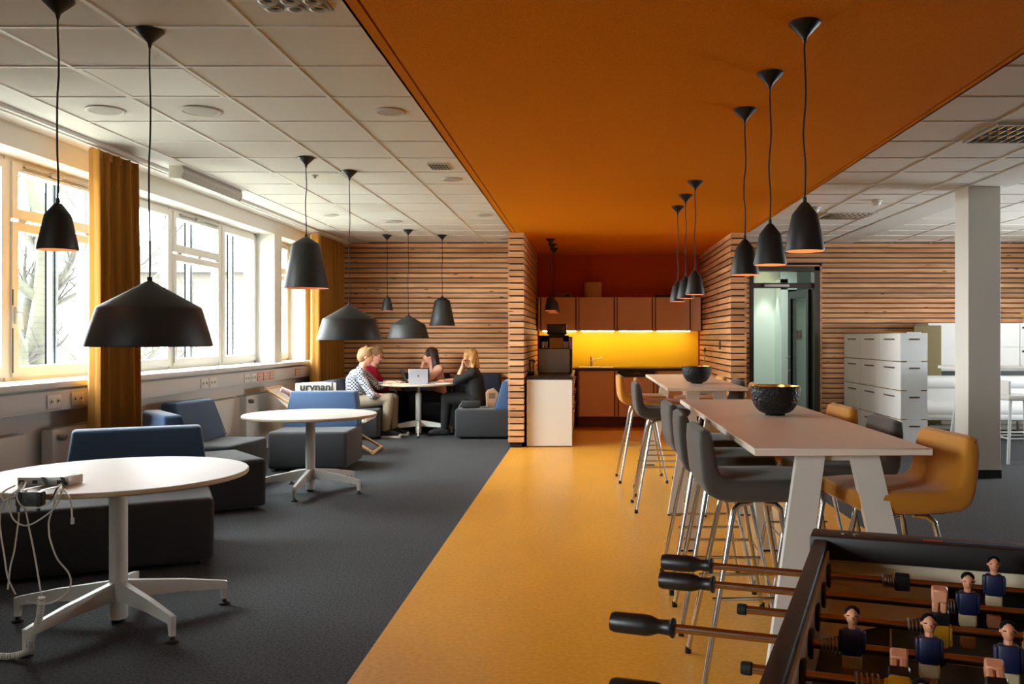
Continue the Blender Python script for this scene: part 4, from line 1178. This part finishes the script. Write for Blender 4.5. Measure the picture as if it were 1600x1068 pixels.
ob('footrest', MB().tube([(-.18, -.18, .28), (.18, -.18, .28), (.18, .18, .28), (-.18, .18, .28), (-.18, -.18, .28)], .01, 8), LOCKG, stl)
fl = thing('dried_flower', 'small golden dried flower on the white storage cabinets', 'flower', (6.75, 13.6, 1.62))
GLD = M_('golden_petal', (212, 178, 70), .6)
ob('vase', MB().lathe([(.03, 0), (.035, .03), (.02, .07), (.022, .08)], 16), LOCK, fl)
hd2 = ob('bloom', MB().sphere((0, 0, .13), .03, 10, 6), GLD, fl)
for i in range(9):
    a = 2*PI*i/9
    ob('petal', MB().tube([(0, 0, .13), (.05*math.cos(a), -.02, .13+.05*math.sin(a)), (.085*math.cos(a), -.02, .13+.085*math.sin(a))], [.012, .016, .004], 6), GLD, hd2)
ob('stem', MB().tube([(0, 0, .04), (0, 0, .13)], .004, 6), GLD, fl)
# ================================================================== ADAPTER AND CABLES ON THE NEAR TABLE
def Wp(x, y, Y): return ((x-917)*Y/1380, Y, CAM_H-(y-527)*Y/1380)
SILV = M_('silver_plastic', (176, 176, 172), .35, .3); WCAB = M_('white_cable', (222, 220, 214), .45)
ad = thing('docking_adapter', 'silver multi-port adapter with white cables on the near round table', 'adapter')
bx_ = ob('housing', MB().rbox(-2.545, -2.315, 3.945, 4.06, .737, .776, .004), SILV, ad)
ob('print', MB().box(-2.40, -2.345, 3.97, 3.985, .776, .7765).box(-2.53, -2.51, 4.02, 4.04, .776, .7765), M_('print_grey', (120, 120, 118), .5), bx_)
for x0, x1 in ((-2.535, -2.515), (-2.475, -2.455), (-2.365, -2.342)):
    ob('port', MB().box(x0, x1, 3.941, 3.946, .747, .763), BLACKP, bx_)
pb = ob('battery', MB().rbox(-2.40, -2.285, 3.705, 3.735, .690, .752, .006), M_('battery_grey', (62, 66, 66), .5), ad)
def text_mesh(s, size, depth, mat, bold=0):
    cu = bpy.data.curves.new('t', 'FONT'); cu.body = s; cu.size = size; cu.extrude = depth; cu.offset = bold
    cu.align_x = 'CENTER'; cu.align_y = 'CENTER'
    o = bpy.data.objects.new('t', cu); col.objects.link(o)
    me = bpy.data.meshes.new_from_object(o.evaluated_get(bpy.context.evaluated_depsgraph_get()))
    bpy.data.objects.remove(o)
    me.materials.clear(); me.materials.append(mat)
    return me
ob('logo', text_mesh('K', .032, .0005, M_('logo_dark', (22, 24, 24), .5)), None, pb, (-2.338, 3.7045, .722), (PI/2, 0, 0))
for x in (-2.43, -2.345):
    ob('strap', MB().add([(x-.009, 4.06, .777), (x+.009, 4.06, .777), (x-.009, 3.943, .777), (x+.009, 3.943, .777), (x+.012, 3.94, .745), (x+.030, 3.94, .745),
                          (x+.035, 3.74, .757), (x+.053, 3.74, .757), (x+.04, 3.70, .752), (x+.058, 3.70, .752), (x+.04, 3.70, .668), (x+.055, 3.70, .668)],
                         [(0, 1, 3, 2), (2, 3, 5, 4), (4, 5, 7, 6), (6, 7, 9, 8), (8, 9, 11, 10)]), BLACKP, ad)
def smooth_path(P, n=6):
    P = [Vector(p) for p in P]; out = []
    for i in range(len(P)-1):
        p0, p1, p2, p3 = P[max(0, i-1)], P[i], P[i+1], P[min(len(P)-1, i+2)]
        for k in range(n):
            t = k/n
            out.append(.5*((2*p1)+(p2-p0)*t+(2*p0-5*p1+4*p2-p3)*t*t+(3*p1-p0-3*p2+p3)*t**3))
    out.append(P[-1]); return out
def A5(*pts): return [(x/7.12, 680+y/7.12) for x, y in pts]
def A4(*pts): return [(x/3.7075, 780+y/3.7075) for x, y in pts]
def cable(px, Y, mat=WCAB, r=.0034, y_start=None):
    P = [Wp(x, y, Y) for x, y in px]
    if y_start is not None:
        q = Wp(px[0][0], px[0][1], y_start); P[0] = q
    ob('cable', MB().tube(smooth_path(P), r, 6), mat, ad)
cable(A5((680, 540), (680, 590), (670, 690), (600, 810), (480, 910), (340, 990), (240, 995), (150, 930), (110, 830), (95, 720), (130, 650), (215, 610)), 3.71, y_start=3.93)
cable(A5((690, 560), (640, 640), (560, 740), (440, 800), (320, 815), (230, 770), (190, 690), (200, 620), (250, 520)), 3.70, y_start=3.93)
cable(A5((170, 555), (60, 610), (15, 670), (50, 720), (130, 690), (300, 610)), 3.72)
cable(A5((690, 570), (760, 660), (790, 760), (800, 880), (802, 930)), 3.72, y_start=3.93)
cable(A5((290, 520), (245, 640), (270, 780), (300, 900), (330, 1068))+A4((165, 150), (200, 320), (240, 560)), 3.73, y_start=3.93)
cable(A5((215, 560), (205, 760), (210, 900), (190, 1060))+A4((82, 300), (60, 390), (45, 520)), 3.74)
cable(A5((640, 620), (590, 800), (545, 950), (545, 1060))+A4((290, 230), (330, 340), (400, 430), (405, 510), (340, 580), (250, 605), (150, 590)), 3.72)
cable(A5((260, 560), (90, 690), (20, 800), (0, 900))+A4((2, 180), (25, 330), (45, 450), (90, 550)), 3.75)
cable(A5((690, 525), (640, 580), (590, 680), (560, 740)), 3.72, BLACKP, .003, 3.93)
pg = Wp(804/7.12, 680+945/7.12, 3.72)
ob('plug', MB().rbox(pg[0]-.006, pg[0]+.008, pg[1]-.005, pg[1]+.005, pg[2]-.016, pg[2]+.012, .003), M_('clear_plug', (190, 188, 180), .3), ad)
sp_pts = smooth_path([Wp(65, 934, 3.73), Wp(61, 966, 3.74), Wp(48.5, 998, 3.77), (-2.41, 3.82, .05), (-2.50, 3.84, .016), (-2.62, 3.85, .014), (-2.85, 3.84, .014)], 8)
sp_ = ob('cable_wrap', MB().tube(sp_pts, .0105, 10), M_('wrap_core', (120, 118, 114), .6), ad)
acc = 0
for i in range(len(sp_pts)-1):
    seg = (sp_pts[i+1]-sp_pts[i]).length; d = (sp_pts[i+1]-sp_pts[i]).normalized()
    while acc < seg:
        c = sp_pts[i]+d*acc
        ob('wrap_ring', MB().tube([c-d*.0042, c+d*.0042], .0145, 10), WCAB, sp_); acc += .0125
    acc -= seg

# ================================================================== DECK CHAIR AND NEWSPAPER
BEECH = wood_mat('beech_rail', (196, 156, 112), (224, 190, 150), 'x', .5, False)
CANV = M_('white_canvas', (224, 214, 206), .8, bump=(200, .2))
dk = thing('deck_chair', 'folding wooden deck chair with pale canvas behind the blue lounge chair', 'deck chair', (-3.12, 10.80, 0), .06)
for s in (-1, 1):
    ob('back_rail', MB().tube([(-.72, s*.29, .80), (.56, s*.29, .02)], .02, 6), BEECH, dk)
    ob('seat_rail', MB().tube([(-.50, s*.25, .02), (.46, s*.25, .40)], .018, 6), BEECH, dk)
    ob('prop_rail', MB().tube([(-.36, s*.32, .58), (-.58, s*.32, .03)], .014, 6), BEECH, dk)
ob('head_bar', MB().tube([(-.70, -.32, .79), (-.70, .32, .79)], .018, 8), BEECH, dk)
ob('foot_bar', MB().tube([(.55, -.31, .025), (.55, .31, .025)], .02, 8), BEECH, dk)
ob('front_bar', MB().tube([(.46, -.30, .41), (.46, .30, .41)], .024, 10), CANV, dk)
ob('rear_bar', MB().tube([(-.50, -.27, .025), (-.50, .27, .025)], .018, 8), BEECH, dk)
vs, fs = [], []
for i in range(15):
    u = i/14
    x = -.70+1.16*u; z = .80-.39*u-.30*math.sin(PI*u)*(1-.25*u)
    for k in (0, 1):
        for s in (-.23, .23): vs.append((x, s, z-.004*k))
for i in range(14):
    a = i*4
    fs += [(a, a+1, a+5, a+4), (a+2, a+6, a+7, a+3), (a, a+4, a+6, a+2), (a+1, a+3, a+7, a+5)]
ob('sling', MB().add(vs, fs, True), CANV, dk)
npaper = thing('newspaper', 'newspaper with bold black headline letters tucked behind the lounge chair back', 'newspaper', (-3.30, 10.72, .39), .06)
ob('pages', MB().prism([(-.25, 0), (.25, 0), (.235, .462), (.05, .475), (-.25, .458)], -.012, .012).xf(Matrix.Rotation(-.16, 4, 'X')), M_('newsprint', (226, 218, 204), .8), npaper)
INK = M_('ink_black', (20, 18, 18), .7)
ob('headline', text_mesh('urynanl', .135, .001, INK, .004), None, npaper, (.01, .036, .405), (PI/2-.16, 0, 0))
for i in range(3):
    ob('fold', MB().box(-.245, .22, -.018-.004*i, -.014-.004*i, .02, .40-.03*i).xf(Matrix.Rotation(-.16, 4, 'X')), M_('newsprint2', (205, 198, 186), .8), npaper)
rl = thing('magazine', 'rolled magazine lying on the arm end of the deck chair', 'magazine', (-3.62, 10.62, .755), .06)
ob('roll', MB().tube([(-.03, -.1, .03), (.22, .02, -.09)], .03, 10), M_('magazine_cover', (205, 180, 178), .6), rl)
ob('cover_band', MB().tube([(.09, -.04, -.03), (.13, -.02, -.05)], .032, 10), M_('magazine_dark', (90, 80, 96), .6), rl)

# ================================================================== PEOPLE
def blob(name, shapes, mat, parent, voxel=.009, smooth=4, loc=(0, 0, 0)):
    """one continuous surface grown from tapered limbs and ellipsoids"""
    m = MB()
    for s in shapes:
        if s[0] == 'e':
            m.sphere(s[1], 1, 20, 14, s[2])
        else:
            p, q, r0, r1 = Vector(s[0]), Vector(s[1]), s[2], s[3]
            d = (q-p)
            if d.length < 1e-5: continue
            m.tube([p+d*t for t in (0, .5, 1)], [r0, (r0+r1)/2, r1], 14); m.sphere(p, r0, 14, 10); m.sphere(q, r1, 14, 10)
    me = m.mesh('raw', mat)
    o = bpy.data.objects.new('raw', me); col.objects.link(o)
    r = o.modifiers.new('r', 'REMESH'); r.mode = 'VOXEL'; r.voxel_size = voxel; r.use_smooth_shade = True
    if smooth:
        s_ = o.modifiers.new('s', 'SMOOTH'); s_.iterations = smooth; s_.factor = .5
    out = bpy.data.meshes.new_from_object(o.evaluated_get(bpy.context.evaluated_depsgraph_get()))
    bpy.data.objects.remove(o)
    out.name = name
    out.materials.clear(); out.materials.append(mat)
    for p in out.polygons: p.use_smooth = True
    return ob(name, out, None, parent, loc)
def hand_shapes(wr, d, up, curl=.6, s=1.0):
    """palm, four fingers of different length with a knuckle bend, thumb from the side of the palm"""
    wr, d, up = Vector(wr), Vector(d).normalized(), Vector(up).normalized()
    side = d.cross(up).normalized(); up = side.cross(d).normalized()
    sh = []
    for k in (-1.5, -.5, .5, 1.5):
        b = wr+d*.085*s+side*k*.019*s
        sh.append((wr+d*.01+side*k*.009, b, .016*s, .0125*s))
        L = (.066, .078, .073, .056)[int(k+1.5)]*s
        m1 = b+(d*math.cos(curl*.6)-up*math.sin(curl*.6))*L*.5
        m2 = m1+(d*math.cos(curl*1.5)-up*math.sin(curl*1.5))*L*.5
        sh.append((b, m1, .0098*s, .0088*s)); sh.append((m1, m2, .0088*s, .0075*s))
    t0 = wr+d*.03*s+side*(-.022)*s
    t1 = t0+(d*.6-side*.7-up*.3).normalized()*.042*s
    t2 = t1+(d*.9-side*.15-up*.3).normalized()*.03*s
    sh += [(wr+d*.015, t0, .015*s, .013*s), (t0, t1, .0125*s, .0105*s), (t1, t2, .0105*s, .0085*s)]
    return sh
SK = M_('skin', (224, 166, 138), .55); LIP = M_('lip', (176, 96, 88), .5); EYE = M_('eye_white', (225, 222, 215), .3); IRIS = M_('iris', (48, 40, 36), .3)
def person(label, loc, rz, J, top, legs, shoe, hair, glasses=False, sole=None, long_hair=0, bald_front=0, sleeve=1.0, curly=False, female=False):
    """J holds the joints in a frame that faces +X, floor at z=0"""
    t = thing('person', label, 'person', loc, rz)
    g = {k: Vector(v) for k, v in J.items() if isinstance(v, tuple)}
    pel, ch, nk, hd = g['pelvis'], g['chest'], g['neck'], g['head']
    yaw, pit = J.get('yaw', 0), J.get('pitch', 0)
    R = Matrix.Rotation(math.radians(yaw), 3, 'Z') @ Matrix.Rotation(math.radians(pit), 3, 'Y')
    def H(x, y, z): return hd+R @ Vector((x, y, z))
    sw = .165 if female else .19
    body = [(pel, ch, .115, .115), (ch, nk-Vector((0, 0, .05)), .11, .06), (nk-Vector((0, 0, .06)), H(-.01, 0, -.06), .056, .052)]
    # skull, jaw, face
    body += [('e', H(-.012, 0, .03), (.098, .076, .098)), (H(.02, 0, -.02), H(.055, 0, -.085), .062, .028), ('e', H(.03, 0, -.01), (.064, .06, .075)),
             (H(.088, 0, .0), H(.108, 0, -.028), .009, .013), (H(.075, -.028, .022), H(.075, .028, .022), .016, .016)]
    for s in (-1, 1):
        body += [(H(-.005, s*.074, .012), H(-.012, s*.08, -.018), .012, .010)]
    for s, S in (('l', 1), ('r', -1)):
        shd, el, wr = g['sh_'+s], g['el_'+s], g['wr_'+s]
        body += [(ch+Vector((0, S*.06, .10)), shd, .07, .058), (shd, el, .050, .040), (el, wr, .040, .026)]
        body += hand_shapes(wr, J['hd_'+s], J.get('hu_'+s, (0, 0, 1)), J.get('curl_'+s, .6))
        hp, kn, an, toe = g['hip_'+s], g['kn_'+s], g['an_'+s], g['toe_'+s]
        body += [(pel, hp, .10, .09), (hp, kn, .082, .055), (kn, an, .052, .034), (an, toe, .034, .028)]
    if female: body += [('e', ch+Vector((.075, .06, -.0)), (.06, .06, .065)), ('e', ch+Vector((.075, -.06, -.0)), (.06, .06, .065))]
    b = blob('body', body, SK, t)
    for s in (-1, 1):
        e = ob('eye', MB().sphere(H(.0775, s*.031, .006), .0115, 10, 6), EYE, b)
        ob('iris', MB().sphere(H(.086, s*.031, .006), .0052, 8, 5), IRIS, b)
        ob('eyebrow', MB().tube([H(.089, s*.014, .030), H(.087, s*.032, .036), H(.076, s*.05, .030)], .004, 5), hair, b)
    ob('mouth', MB().tube([H(.078, -.02, -.058), H(.088, 0, -.056), H(.078, .02, -.058)], [.004, .007, .004], 6), LIP, b)
    # shirt
    tp_ = [(pel+Vector((0, 0, -.03)), ch, .142, .142), (ch, nk-Vector((.0, 0, .075)), .132, .075), (nk-Vector((0, 0, .08)), nk-Vector((0, 0, .02)), .07, .066)]
    tp_ += [(pel+Vector((0, -.06, .0)), ch+Vector((0, -.05, .02)), .115, .115), (pel+Vector((0, .06, .0)), ch+Vector((0, .05, .02)), .115, .115)]
    if female: tp_ += [('e', ch+Vector((.08, .06, -.0)), (.07, .068, .075)), ('e', ch+Vector((.08, -.06, -.0)), (.07, .068, .075))]
    for s, S in (('l', 1), ('r', -1)):
        shd, el, wr = g['sh_'+s], g['el_'+s], g['wr_'+s]
        tp_ += [(ch+Vector((0, S*.06, .09)), shd, .088, .072), (shd, el, .066, .056)]
        k = sleeve if not isinstance(sleeve, dict) else sleeve[s]
        if k > 0: tp_ += [(el, el.lerp(wr, k), .055, .046)]
    blob('top', tp_, top, t, .011, 3)
    # trousers
    tr_ = [(pel+Vector((-.02, 0, 0)), pel+Vector((.04, 0, 0)), .135, .125)]
    for s in 'lr':
        hp, kn, an = g['hip_'+s], g['kn_'+s], g['an_'+s]
        tr_ += [(pel, hp, .12, .112), (hp, kn, .104, .078), (kn, an+Vector((0, 0, .03)), .076, .060)]
    blob('trousers', tr_, legs, t, .011, 3)
    for s in 'lr':
        an, toe = g['an_'+s], g['toe_'+s]
        d = Vector((toe.x-an.x, toe.y-an.y, 0)).normalized()
        sh_ = [(an+Vector((0, 0, .0)), Vector((an.x, an.y, .055))-d*.02, .046, .048), (Vector((an.x, an.y, .05))-d*.03, Vector((toe.x, toe.y, .04))+d*.02, .045, .036)]
        sh_.append((an+Vector((0, 0, -.01)), Vector((toe.x, toe.y, .045)), .047, .040))
        so = blob('shoe', sh_, shoe, t, .009, 2)
        if sole:
            so2 = [(Vector((an.x, an.y, .016))-d*.045, Vector((toe.x, toe.y, .016))+d*.03, .0, .0)]
            q = Vector((-d.y, d.x, 0))
            a_, b_ = Vector((an.x, an.y, 0))-d*.028, Vector((toe.x, toe.y, 0))+d*.022
            pl_ = []
            for i in range(9): th = PI/2+PI*i/8; pl_.append(a_+d*.045*math.cos(th)*1.0+q*.045*math.sin(th))
            for i in range(9): th = -PI/2+PI*i/8; pl_.append(b_+d*.04*math.cos(th)+q*.045*math.sin(th))
            ob('sole', MB().prism([(p.x, p.y) for p in pl_], .0, .03, 'z'), sole, so)
            ob('toe_cap', MB().sphere(Vector((toe.x, toe.y, .035))+d*.034, .034, 12, 8, (1, 1, .75)), sole, so)
    # hair
    hs = [('e', H(-.022, 0, .045), (.105, .086, .098)), ('e', H(-.05, 0, .0), (.075, .080, .09))]
    if long_hair:
        rnd = random.Random(len(label))
        for i in range(26 if curly else 18):
            a = math.radians(95+170*i/(25 if curly else 17))
            p = H(-.02+.075*math.cos(a), .078*math.sin(a), .03); 
            prev = p
            for k in range(5):
                q = prev+Vector((rnd.uniform(-.018, .012), rnd.uniform(-.016, .016), -long_hair/5))
                hs.append((prev, q, .026 if curly else .02, .024 if curly else .018)); prev = q
        hs += [('e', H(.03, .055, .05), (.05, .035, .06)), ('e', H(.03, -.055, .05), (.05, .035, .06))]
    else:
        rnd = random.Random(len(label))
        for i in range(14):
            a = rnd.uniform(0, 2*PI)
            hs.append((H(.03*math.cos(a), .05*math.sin(a), .12), H(.02+.05*math.cos(a), .06*math.sin(a), .145+rnd.uniform(-.01, .012)), .024, .012))
    blob('hair', hs, hair, t, .009, 1)
    if glasses:
        gl = MB()
        for s in (-1, 1):
            gl.tube([H(.098, s*.034+.022*math.cos(a), .004+.017*math.sin(a)) for a in [2*PI*i/12 for i in range(13)]], .003, 5)
            gl.tube([H(.096, s*.056, .010), H(.03, s*.08, .012), H(-.02, s*.086, .008)], .003, 5)
        gl.tube([H(.10, -.012, .006), H(.10, .012, .006)], .003, 5)
        ob('glasses', gl, M_('red_frame', (120, 30, 24), .4), t)
    return t
def check_mat():
    m = bpy.data.materials.new('checked_shirt'); m.use_nodes = True
    nt = m.node_tree; b = nt.nodes['Principled BSDF']; b.inputs['Roughness'].default_value = .85
    tc = nt.nodes.new('ShaderNodeTexCoord')
    w1 = nt.nodes.new('ShaderNodeTexChecker'); w1.inputs['Scale'].default_value = 42
    w1.inputs['Color1'].default_value = (*lin((214, 218, 224)), 1); w1.inputs['Color2'].default_value = (*lin((62, 72, 92)), 1)
    nt.links.new(tc.outputs['Object'], w1.inputs['Vector']); nt.links.new(w1.outputs['Color'], b.inputs['Base Color'])
    return m
KHAKI = M_('khaki_cotton', (150, 136, 116), .85, bump=(40, .25)); BLKCL = M_('black_cotton', (20, 20, 22), .85, bump=(60, .2)); SNEAK = M_('sneaker_canvas', (24, 24, 26), .8); SOLE = M_('white_sole', (220, 215, 205), .6)
PINK = M_('magenta_knit', (172, 30, 78), .85, bump=(150, .3)); BLUSH = M_('blush_cotton', (214, 166, 146), .85)
BLOND = M_('blond_hair', (150, 116, 76), .6, bump=(90, .6), var=(40, .3)); LBRN = M_('light_brown_hair', (128, 94, 62), .6, bump=(90, .6), var=(40, .3))
DBRN = M_('dark_brown_hair', (46, 24, 20), .45, bump=(70, .8), var=(30, .4)); HONEY = M_('honey_hair', (176, 132, 72), .5, bump=(90, .6), var=(30, .4))
def seated(**k):
    J = dict(pelvis=(0, 0, .50), chest=(.02, 0, .80), neck=(.05, 0, .99), head=(.08, 0, 1.13),
             sh_l=(.03, .18, .93), sh_r=(.03, -.18, .93), el_l=(.17, .23, .68), el_r=(.17, -.23, .68), wr_l=(.36, .12, .66), wr_r=(.36, -.12, .66),
             hd_l=(1, -.2, -.1), hd_r=(1, .2, -.1), hip_l=(.04, .09, .49), hip_r=(.04, -.09, .49), kn_l=(.47, .12, .53), kn_r=(.47, -.12, .53),
             an_l=(.46, .12, .10), an_r=(.46, -.12, .10), toe_l=(.62, .13, .035), toe_r=(.62, -.13, .035))
    J.update(k); return J
person('man in a blue checked shirt and khaki trousers leaning over the meeting table', (-3.25, 12.45, 0), .10,
       seated(chest=(-.01, 0, .78), neck=(.06, 0, .97), head=(.13, 0, 1.12), pitch=14, yaw=12,
              sh_l=(.05, .19, .91), sh_r=(.07, -.19, .89), el_r=(.25, -.24, .60), wr_r=(.43, -.08, .58), el_l=(.28, .2, .70), wr_l=(.46, .05, .77), hd_l=(1, -.3, 0), hd_r=(1, .5, -.2),
              kn_r=(.47, -.13, .545), kn_l=(.50, .12, .53), an_r=(.42, -.14, .10), toe_r=(.58, -.16, .035), an_l=(.50, .13, .10), toe_l=(.66, .12, .035)),
       check_mat(), KHAKI, SNEAK, BLOND, sole=SOLE, sleeve={'l': .5, 'r': .25})
person('person with red glasses and a magenta jumper beside the man', (-3.27, 13.12, 0), -.05,
       seated(chest=(.03, 0, .79), neck=(.08, 0, .97), head=(.14, 0, 1.13), pitch=16, yaw=-12, el_r=(.15, -.24, .66), wr_r=(.37, -.20, .665), hd_r=(1, .1, -.2)),
       PINK, BLKCL, SNEAK, LBRN, glasses=True, female=False, sleeve=.95)
person('woman with long dark curls and a blush top, chin on her hand', (-2.27, 13.52, 0), PI+.55,
       seated(chest=(.06, 0, .80), neck=(.09, 0, .98), head=(.13, 0, 1.115), pitch=4, yaw=-22, sh_l=(.06, .165, .92), sh_r=(.06, -.165, .92),
              el_r=(.33, -.10, .785), wr_r=(.255, -.02, .945), hd_r=(-.1, .1, 1), hu_r=(1, 0, .2), curl_r=2.0,
              el_l=(.25, .20, .78), wr_l=(.42, .02, .775), hd_l=(1, -.2, -.1)),
       BLUSH, BLKCL, SNEAK, DBRN, long_hair=.34, curly=True, female=True, sleeve={'l': .25, 'r': .2})
person('blonde woman in black leaning her head on her hand', (-1.60, 12.78, 0), PI+.05,
       seated(chest=(.03, 0, .79), neck=(.06, 0, .96), head=(.09, 0, 1.10), pitch=10, yaw=0, sh_l=(.04, .165, .90), sh_r=(.04, -.165, .90),
              el_l=(.27, .17, .775), wr_l=(.19, .12, .98), hd_l=(-.05, -.25, 1), hu_l=(1, 0, .2), curl_l=1.2,
              el_r=(.22, -.2, .775), wr_r=(.44, -.08, .775), hd_r=(1, .2, 0), kn_l=(.42, .12, .53), kn_r=(.42, -.12, .53), an_l=(.44, .12, .1), an_r=(.46, -.12, .1)),
       BLKCL, BLKCL, SNEAK, HONEY, long_hair=.17, female=True, sleeve=.3)

# ================================================================== ON THE MEETING TABLE
TZ3 = .74
PAPER = M_('paper_white', (232, 230, 222), .8); PAPERC = M_('paper_cream', (226, 214, 176), .8)
def laptop(label, x, y, rz, body, tilt=1.85, wd=.30, dp=.21, logo=False, screen=(20, 20, 24)):
    t = thing('laptop', label, 'laptop', (x, y, TZ3), rz)
    ob('base', MB().rbox(-wd/2, wd/2, -dp, 0, 0, .014, .004), body, t)
    ob('keyboard', MB().box(-wd/2+.02, wd/2-.02, -dp+.08, -.02, .014, .0155), BLACKP, t)
    M = Matrix.Translation((0, 0, .012)) @ Matrix.Rotation(-(tilt-PI/2), 4, 'X')
    ld = ob('lid', MB().rbox(-wd/2, wd/2, -.004, .004, 0, dp, .003, 1).xf(M), body, t)
    ob('screen', MB().box(-wd/2+.01, wd/2-.01, -.0055, -.0035, .012, dp-.01).xf(M), M_('screen_'+str(screen), screen, .2), ld)
    if logo:
        lg = MB().sphere((0, .0045, dp*.52), .013, 14, 8, (1, .12, 1.0)); lg.sphere((-.004, .0045, dp*.52+.012), .0045, 8, 5, (1, .2, 1))
        ob('logo', lg.xf(M), M_('logo_slate', (70, 74, 84), .4), ld)
laptop('silver laptop with a small dark emblem, lid towards the viewer', -2.385, 12.50, PI+.15, M_('silver_aluminium', (190, 192, 200), .35, .5), 1.72, .27, .205, True)
laptop('open dark laptop on the left side of the meeting table', -2.60, 12.74, PI/2+.35, M_('laptop_dark', (36, 34, 38), .4), 1.95, .28, .20, False, (70, 66, 72))
laptop('black laptop standing open behind the silver one', -2.47, 13.05, .2, BLACKP, 1.8, .28, .20)
bk = thing('paper_stack', 'stack of white papers at the left edge of the meeting table', 'papers', (-2.83, 12.86, TZ3), .2)
for i in range(5): ob('sheet', MB().box(-.11, .11, -.15, .15, .006*i, .006*i+.005).xf(Matrix.Rotation(.05*i, 4, 'Z')), PAPER, bk)
nb = thing('notebook', 'open cream notebook in front of the dark laptop', 'notebook', (-2.62, 12.42, TZ3), .1)
ob('page_block', MB().prism([(-.14, 0), (0, 0), (-.005, .012), (-.07, .016), (-.14, .006)], -.1, .1), PAPERC, nb)
ob('page_block', MB().prism([(0, 0), (.14, 0), (.14, .006), (.07, .016), (.005, .012)], -.1, .1), PAPERC, nb)
ob('cover', MB().box(-.145, .145, -.104, .104, -.0, .003), M_('kraft_cover', (150, 120, 80), .8), nb)
nb2 = thing('notepad', 'white notepad by the forearm of the blonde woman', 'notepad', (-2.06, 12.62, TZ3), .3)
ob('pages', MB().box(-.10, .10, -.075, .075, 0, .01), PAPER, nb2); ob('binding', MB().box(-.10, .10, .07, .08, 0, .013), M_('binding_grey', (120, 120, 120), .6), nb2)
# bags on the seat by the partition
hb = thing('handbag', 'dark grey handbag lying on the charcoal seat', 'bag', (-1.62, 12.33, .415), .1)
ob('body', MB().rbox(-.13, .13, -.07, .07, 0, .105, .03, 3), M_('dark_leather', (34, 34, 36), .5), hb)
ob('flap', MB().rbox(-.128, .128, -.075, .0, .06, .108, .012, 2), M_('dark_leather2', (44, 44, 46), .5), hb)
ob('strap', MB().tube([(-.13, 0, .07), (-.16, -.02, .03), (-.17, -.03, .008)], .006, 6), M_('strap_light', (150, 148, 140), .5), hb)
tb = thing('tan_bag', 'tan paper bag between the woman in black and the blue back', 'bag', (-1.36, 12.62, .415), .2)
ob('body', MB().prism([(-.07, 0), (.07, 0), (.085, .2), (.03, .26), (-.05, .235), (-.08, .19)], -.10, .10), M_('tan_paper', (176, 134, 96), .8, bump=(20, .5)), tb)
ob('fold', MB().box(-.05, .04, -.103, -.10, .12, .2), M_('tan_dark', (120, 88, 62), .8), tb)
